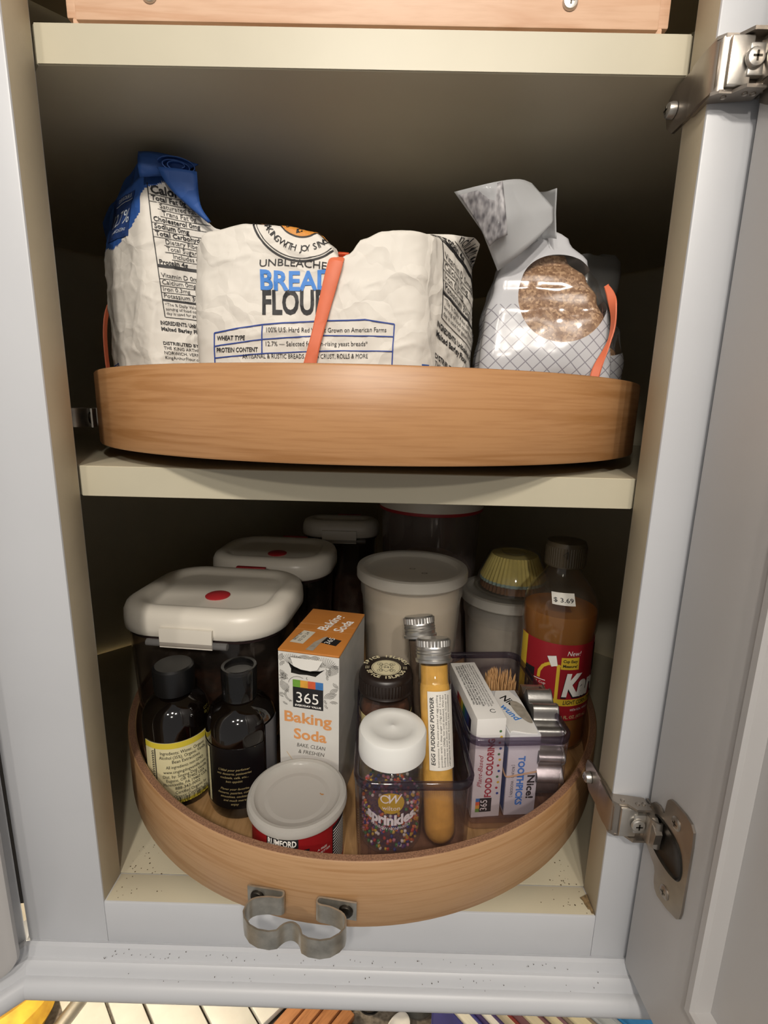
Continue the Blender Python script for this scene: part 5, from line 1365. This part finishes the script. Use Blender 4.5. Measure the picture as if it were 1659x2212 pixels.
# ================================================================ worktop below, seen under the light rail
ul = thing('under_cabinet_light', 'round warm puck light fixed under the corner cabinet', 'light', (-.235, .175, -.0122))
mk('housing', lathe([(0, 0), (.030, 0), (.031, -.003), (.030, -.012), (.027, -.013), (.026, -.010), (0, -.010)], 40), WHITEPL, ul)
m, nt, b, out = newmat('lit_puck_lens'); b.inputs['Emission Color'].default_value = (1, .82, .5, 1); b.inputs['Emission Strength'].default_value = 6
no = nt.nodes.new('ShaderNodeTexNoise'); no.inputs['Scale'].default_value = 40; nt.links.new(no.outputs['Color'], b.inputs['Base Color'])
mk('lens', lathe([(0, -.0128), (.025, -.0118), (.025, -.0105), (0, -.0105)], 32), m, ul)
pl0 = point('puck_bulb', (0, 0, -.022), 4.0, (1, .86, .66), .02); pl0.parent = ul

YB = M('ripe_banana_skin', '#E8BE3C', .5, var=.25, vscale=35, col2='#B8862A', bump=.1, bscale=90)
def banana(label, x, y, z, rz, R=.120, k=1.0):
    t = thing('banana', label, 'banana', (x, y, z), rz, 'ripe bananas')
    P, rs = [], []
    for i in range(19):
        u = i / 18; a = math.radians(-48 + 96 * u)
        P.append((R * math.sin(a), -R * math.cos(a) + R * .82, .019 * k)); rs.append(.019 * k * (max(.18, math.sin(PI * min(max(u * 1.02, .03), .97)) ** .38)))
    mk('skin', tube(P, rs, 7), YB, t, ang=25)
    mk('stem', tube([P[-1], (P[-1][0] + .012, P[-1][1] + .010, .021 * k), (P[-1][0] + .022, P[-1][1] + .022, .024 * k)], [.0070, .0052, .0060], 6), M('banana_stem', '#6E5428', .8, var=.2), t)
    mk('tip', tube([P[0], (P[0][0] - .004, P[0][1] + .004, .019 * k)], [.0062, .0050], 6), M('banana_tip', '#3A2C1A', .9), t)
    return t
banana('spotty yellow banana at the far left, glowing under the puck light', -.345, .215, CT, math.radians(38), k=1.65)

D45 = math.radians(-45)
dr = thing('draining_board', 'white slatted draining board with dark rubber end on the worktop', 'draining board', (-.080, .285, CT), D45)
SLAT = M('white_slat_plastic', '#D2D0C8', .45, var=.06, vscale=30, bump=.1, bscale=200)
y = -.145
for wdt in (.052, .040, .060, .052, .056):
    mk('slat', rbox(-.13, .105, y, y + wdt - .0035, .008, .018, .002), SLAT, dr); y += wdt
mk('frame', join(rbox(-.134, -.120, -.136, .120, .001, .008, .001), rbox(.090, .104, -.136, .120, .001, .008, .001)), M('dark_rack_frame', '#3A3833', .5, var=.1), dr)
mk('end_strip', rbox(-.13, .105, .1195, .142, .001, .022, .005, 3), M('dark_grey_rubber', '#45443E', .55, var=.1), dr)
rod = mk('steel_rod', tube([(-.262, .200, CT + .0135), (-.250, .250, CT + .0135), (-.236, .300, CT + .0135)], .013, 16), STEEL)
tag(rod, 'thick steel rod lying between the bananas and the white draining board', 'rod')

tv = thing('wooden_trivet', 'reddish wooden slatted trivet right of the draining board', 'trivet', (.1080, .2600, CT), math.radians(50))
TER = WOOD('reddish_slats', '#AA744A', '#8E5C38', '#7C4E30', (8, 60, 60))
for k in range(4): mk('slat', rbox(-.045, .045, -.042 + k * .021, -.024 + k * .021, .008, .020, .0015), TER, tv)
for s in (-.03, .03): mk('batten', rbox(s - .006, s + .006, -.042, .039, .0005, .008, .001), TER, tv)
tm = thing('tomato', 'small red tomato between the trivet and the black bowl', 'tomato', (.1630, .2380, CT))
mk('fruit', lathe([(0, .0005), (.008, .0012), (.015, .007), (.0175, .015), (.015, .0235), (.008, .028), (.002, .0265), (0, .0265)], 28), M('tomato_skin', '#B0281E', .25, var=.08), tm)
mk('calyx', lathe([(0, .0285), (.006, .0275), (.0062, .0285), (0, .0300)], 7), M('tomato_calyx', '#4A6A2A', .7), tm)
bw = thing('black_bowl', 'round black bowl with a curled rim under the cabinet', 'bowl', (.1900, .3000, CT))
mk('bowl', lathe([(0, .002), (.016, 0), (.020, .003), (.033, .030), (.038, .058), (.0400, .060), (.0405, .063), (.0380, .063), (.0355, .058), (.030, .030), (.016, .008), (0, .006)], 48), BLACKRUB, bw)
mk('foot', lathe([(.017, 0), (.021, 0), (.021, .003), (.017, .003)], 32, closed_prof=True), BLACKRUB, bw)
wsr = thing('spoon_rest', 'small white ceramic spoon rest beside the black bowl', 'spoon rest', (.2250, .2420, CT), math.radians(60))
mk('dish', loft([[(.028 * k * math.cos(a) + (.012 if math.cos(a) > 0 else 0) * k, .016 * k * math.sin(a), z) for a in [2 * PI * i / 28 for i in range(28)]] for k, z in ((.7, .0005), (.95, .006), (1.0, .012), (.92, .012), (.6, .005), (.1, .004))]), WHITEPL, wsr)
gj = thing('glass_jar', 'clear glass jar with a grey metal lid left of the books', 'jar', (.2630, .3010, CT))
mk('glass', lathe([(0, 0), (.026, 0), (.0275, .002), (.0275, .075), (.023, .083), (.023, .090), (.022, .090), (.022, .083), (.0262, .074), (.0262, .003), (0, .0015)], 40), CLEAR('jar_glass_b', '#DDE2E2', 1.5, .04, haze=.12), gj)
mk('lid', lathe([(0, .0965), (.023, .0965), (.0245, .095), (.0245, .0835), (.0235, .0835), (.0235, .092), (0, .092)], 40), M('pale_zinc_lid', '#A8AEB0', .4, .8, var=.1), gj)
wb_ = thing('wooden_block', 'brown wooden block between the glass jar and the books', 'wooden block', (.3280, .3080, CT), math.radians(-45))
mk('block', rbox(-.06, .06, -.014, .006, 0, .085, .003), WOOD('dark_brown_block', '#8A5A34', '#6E4424', '#5E3A20', (10, 60, 60)), wb_)
mk('slot', box(-.055, .055, .0062, .0100, .004, .0855), M('black_slot', '#17120E', .8), wb_, smooth=False)

PAGES = M('cream_page_edges', '#D6CDB4', .8, var=.12, vscale=20, stretch=(1, 60, 1))
e45 = Vector((math.cos(math.radians(45)), math.sin(math.radians(45)), 0))
start = Vector((.3400, .0780, CT)); s = 0
for nm, col, th, ht, pg in (('navy cookbook, first in the row under the cabinet', '#2E2E6A', .018, .236, '#DED8C4'), ('thin dark violet book beside the navy cookbook', '#3A2C58', .014, .240, '#E2DDD0'), ('slim brick red book in the row', '#7A2C28', .016, .233, '#D6CCAC'),
                         ('mauve book with thick cream pages', '#6E4A50', .018, .241, '#D8CDAE'), ('dusty plum book beside the mauve one', '#70505A', .016, .238, '#D8CCA8'), ('taupe book near the end of the row', '#857868', .021, .240, '#D4C8A4'), ('pale grey book next to the blue one', '#A8AEB4', .018, .242, '#C2C8CC'), ('bright blue book at the right end of the row', '#2E84C4', .030, .243, '#3A8CCC')):
    c = start + e45 * (s + th / 2); s += th + .0008
    bkk = thing('book', nm, 'book', c, math.radians(-45), 'cookbooks under the cabinet')
    cm = M('cover_' + col[1:], col, .5, var=.1, vscale=40); pm = M('pages_' + pg[1:], pg, .8, var=.08, vscale=8, stretch=(1, 80, 1))
    t2 = .0024
    mk('cover', join(rbox(-.105, .105, -th / 2, -th / 2 + t2, 0, ht, .0008), rbox(-.105, .105, th / 2 - t2, th / 2, 0, ht, .0008), rbox(-.1065, -.103, -th / 2, th / 2, 0, ht, .0008)), cm, bkk)
    mk('pages', box(-.1025, .1015, -th / 2 + t2, th / 2 - t2, .003, ht - .003), pm, bkk, smooth=False)
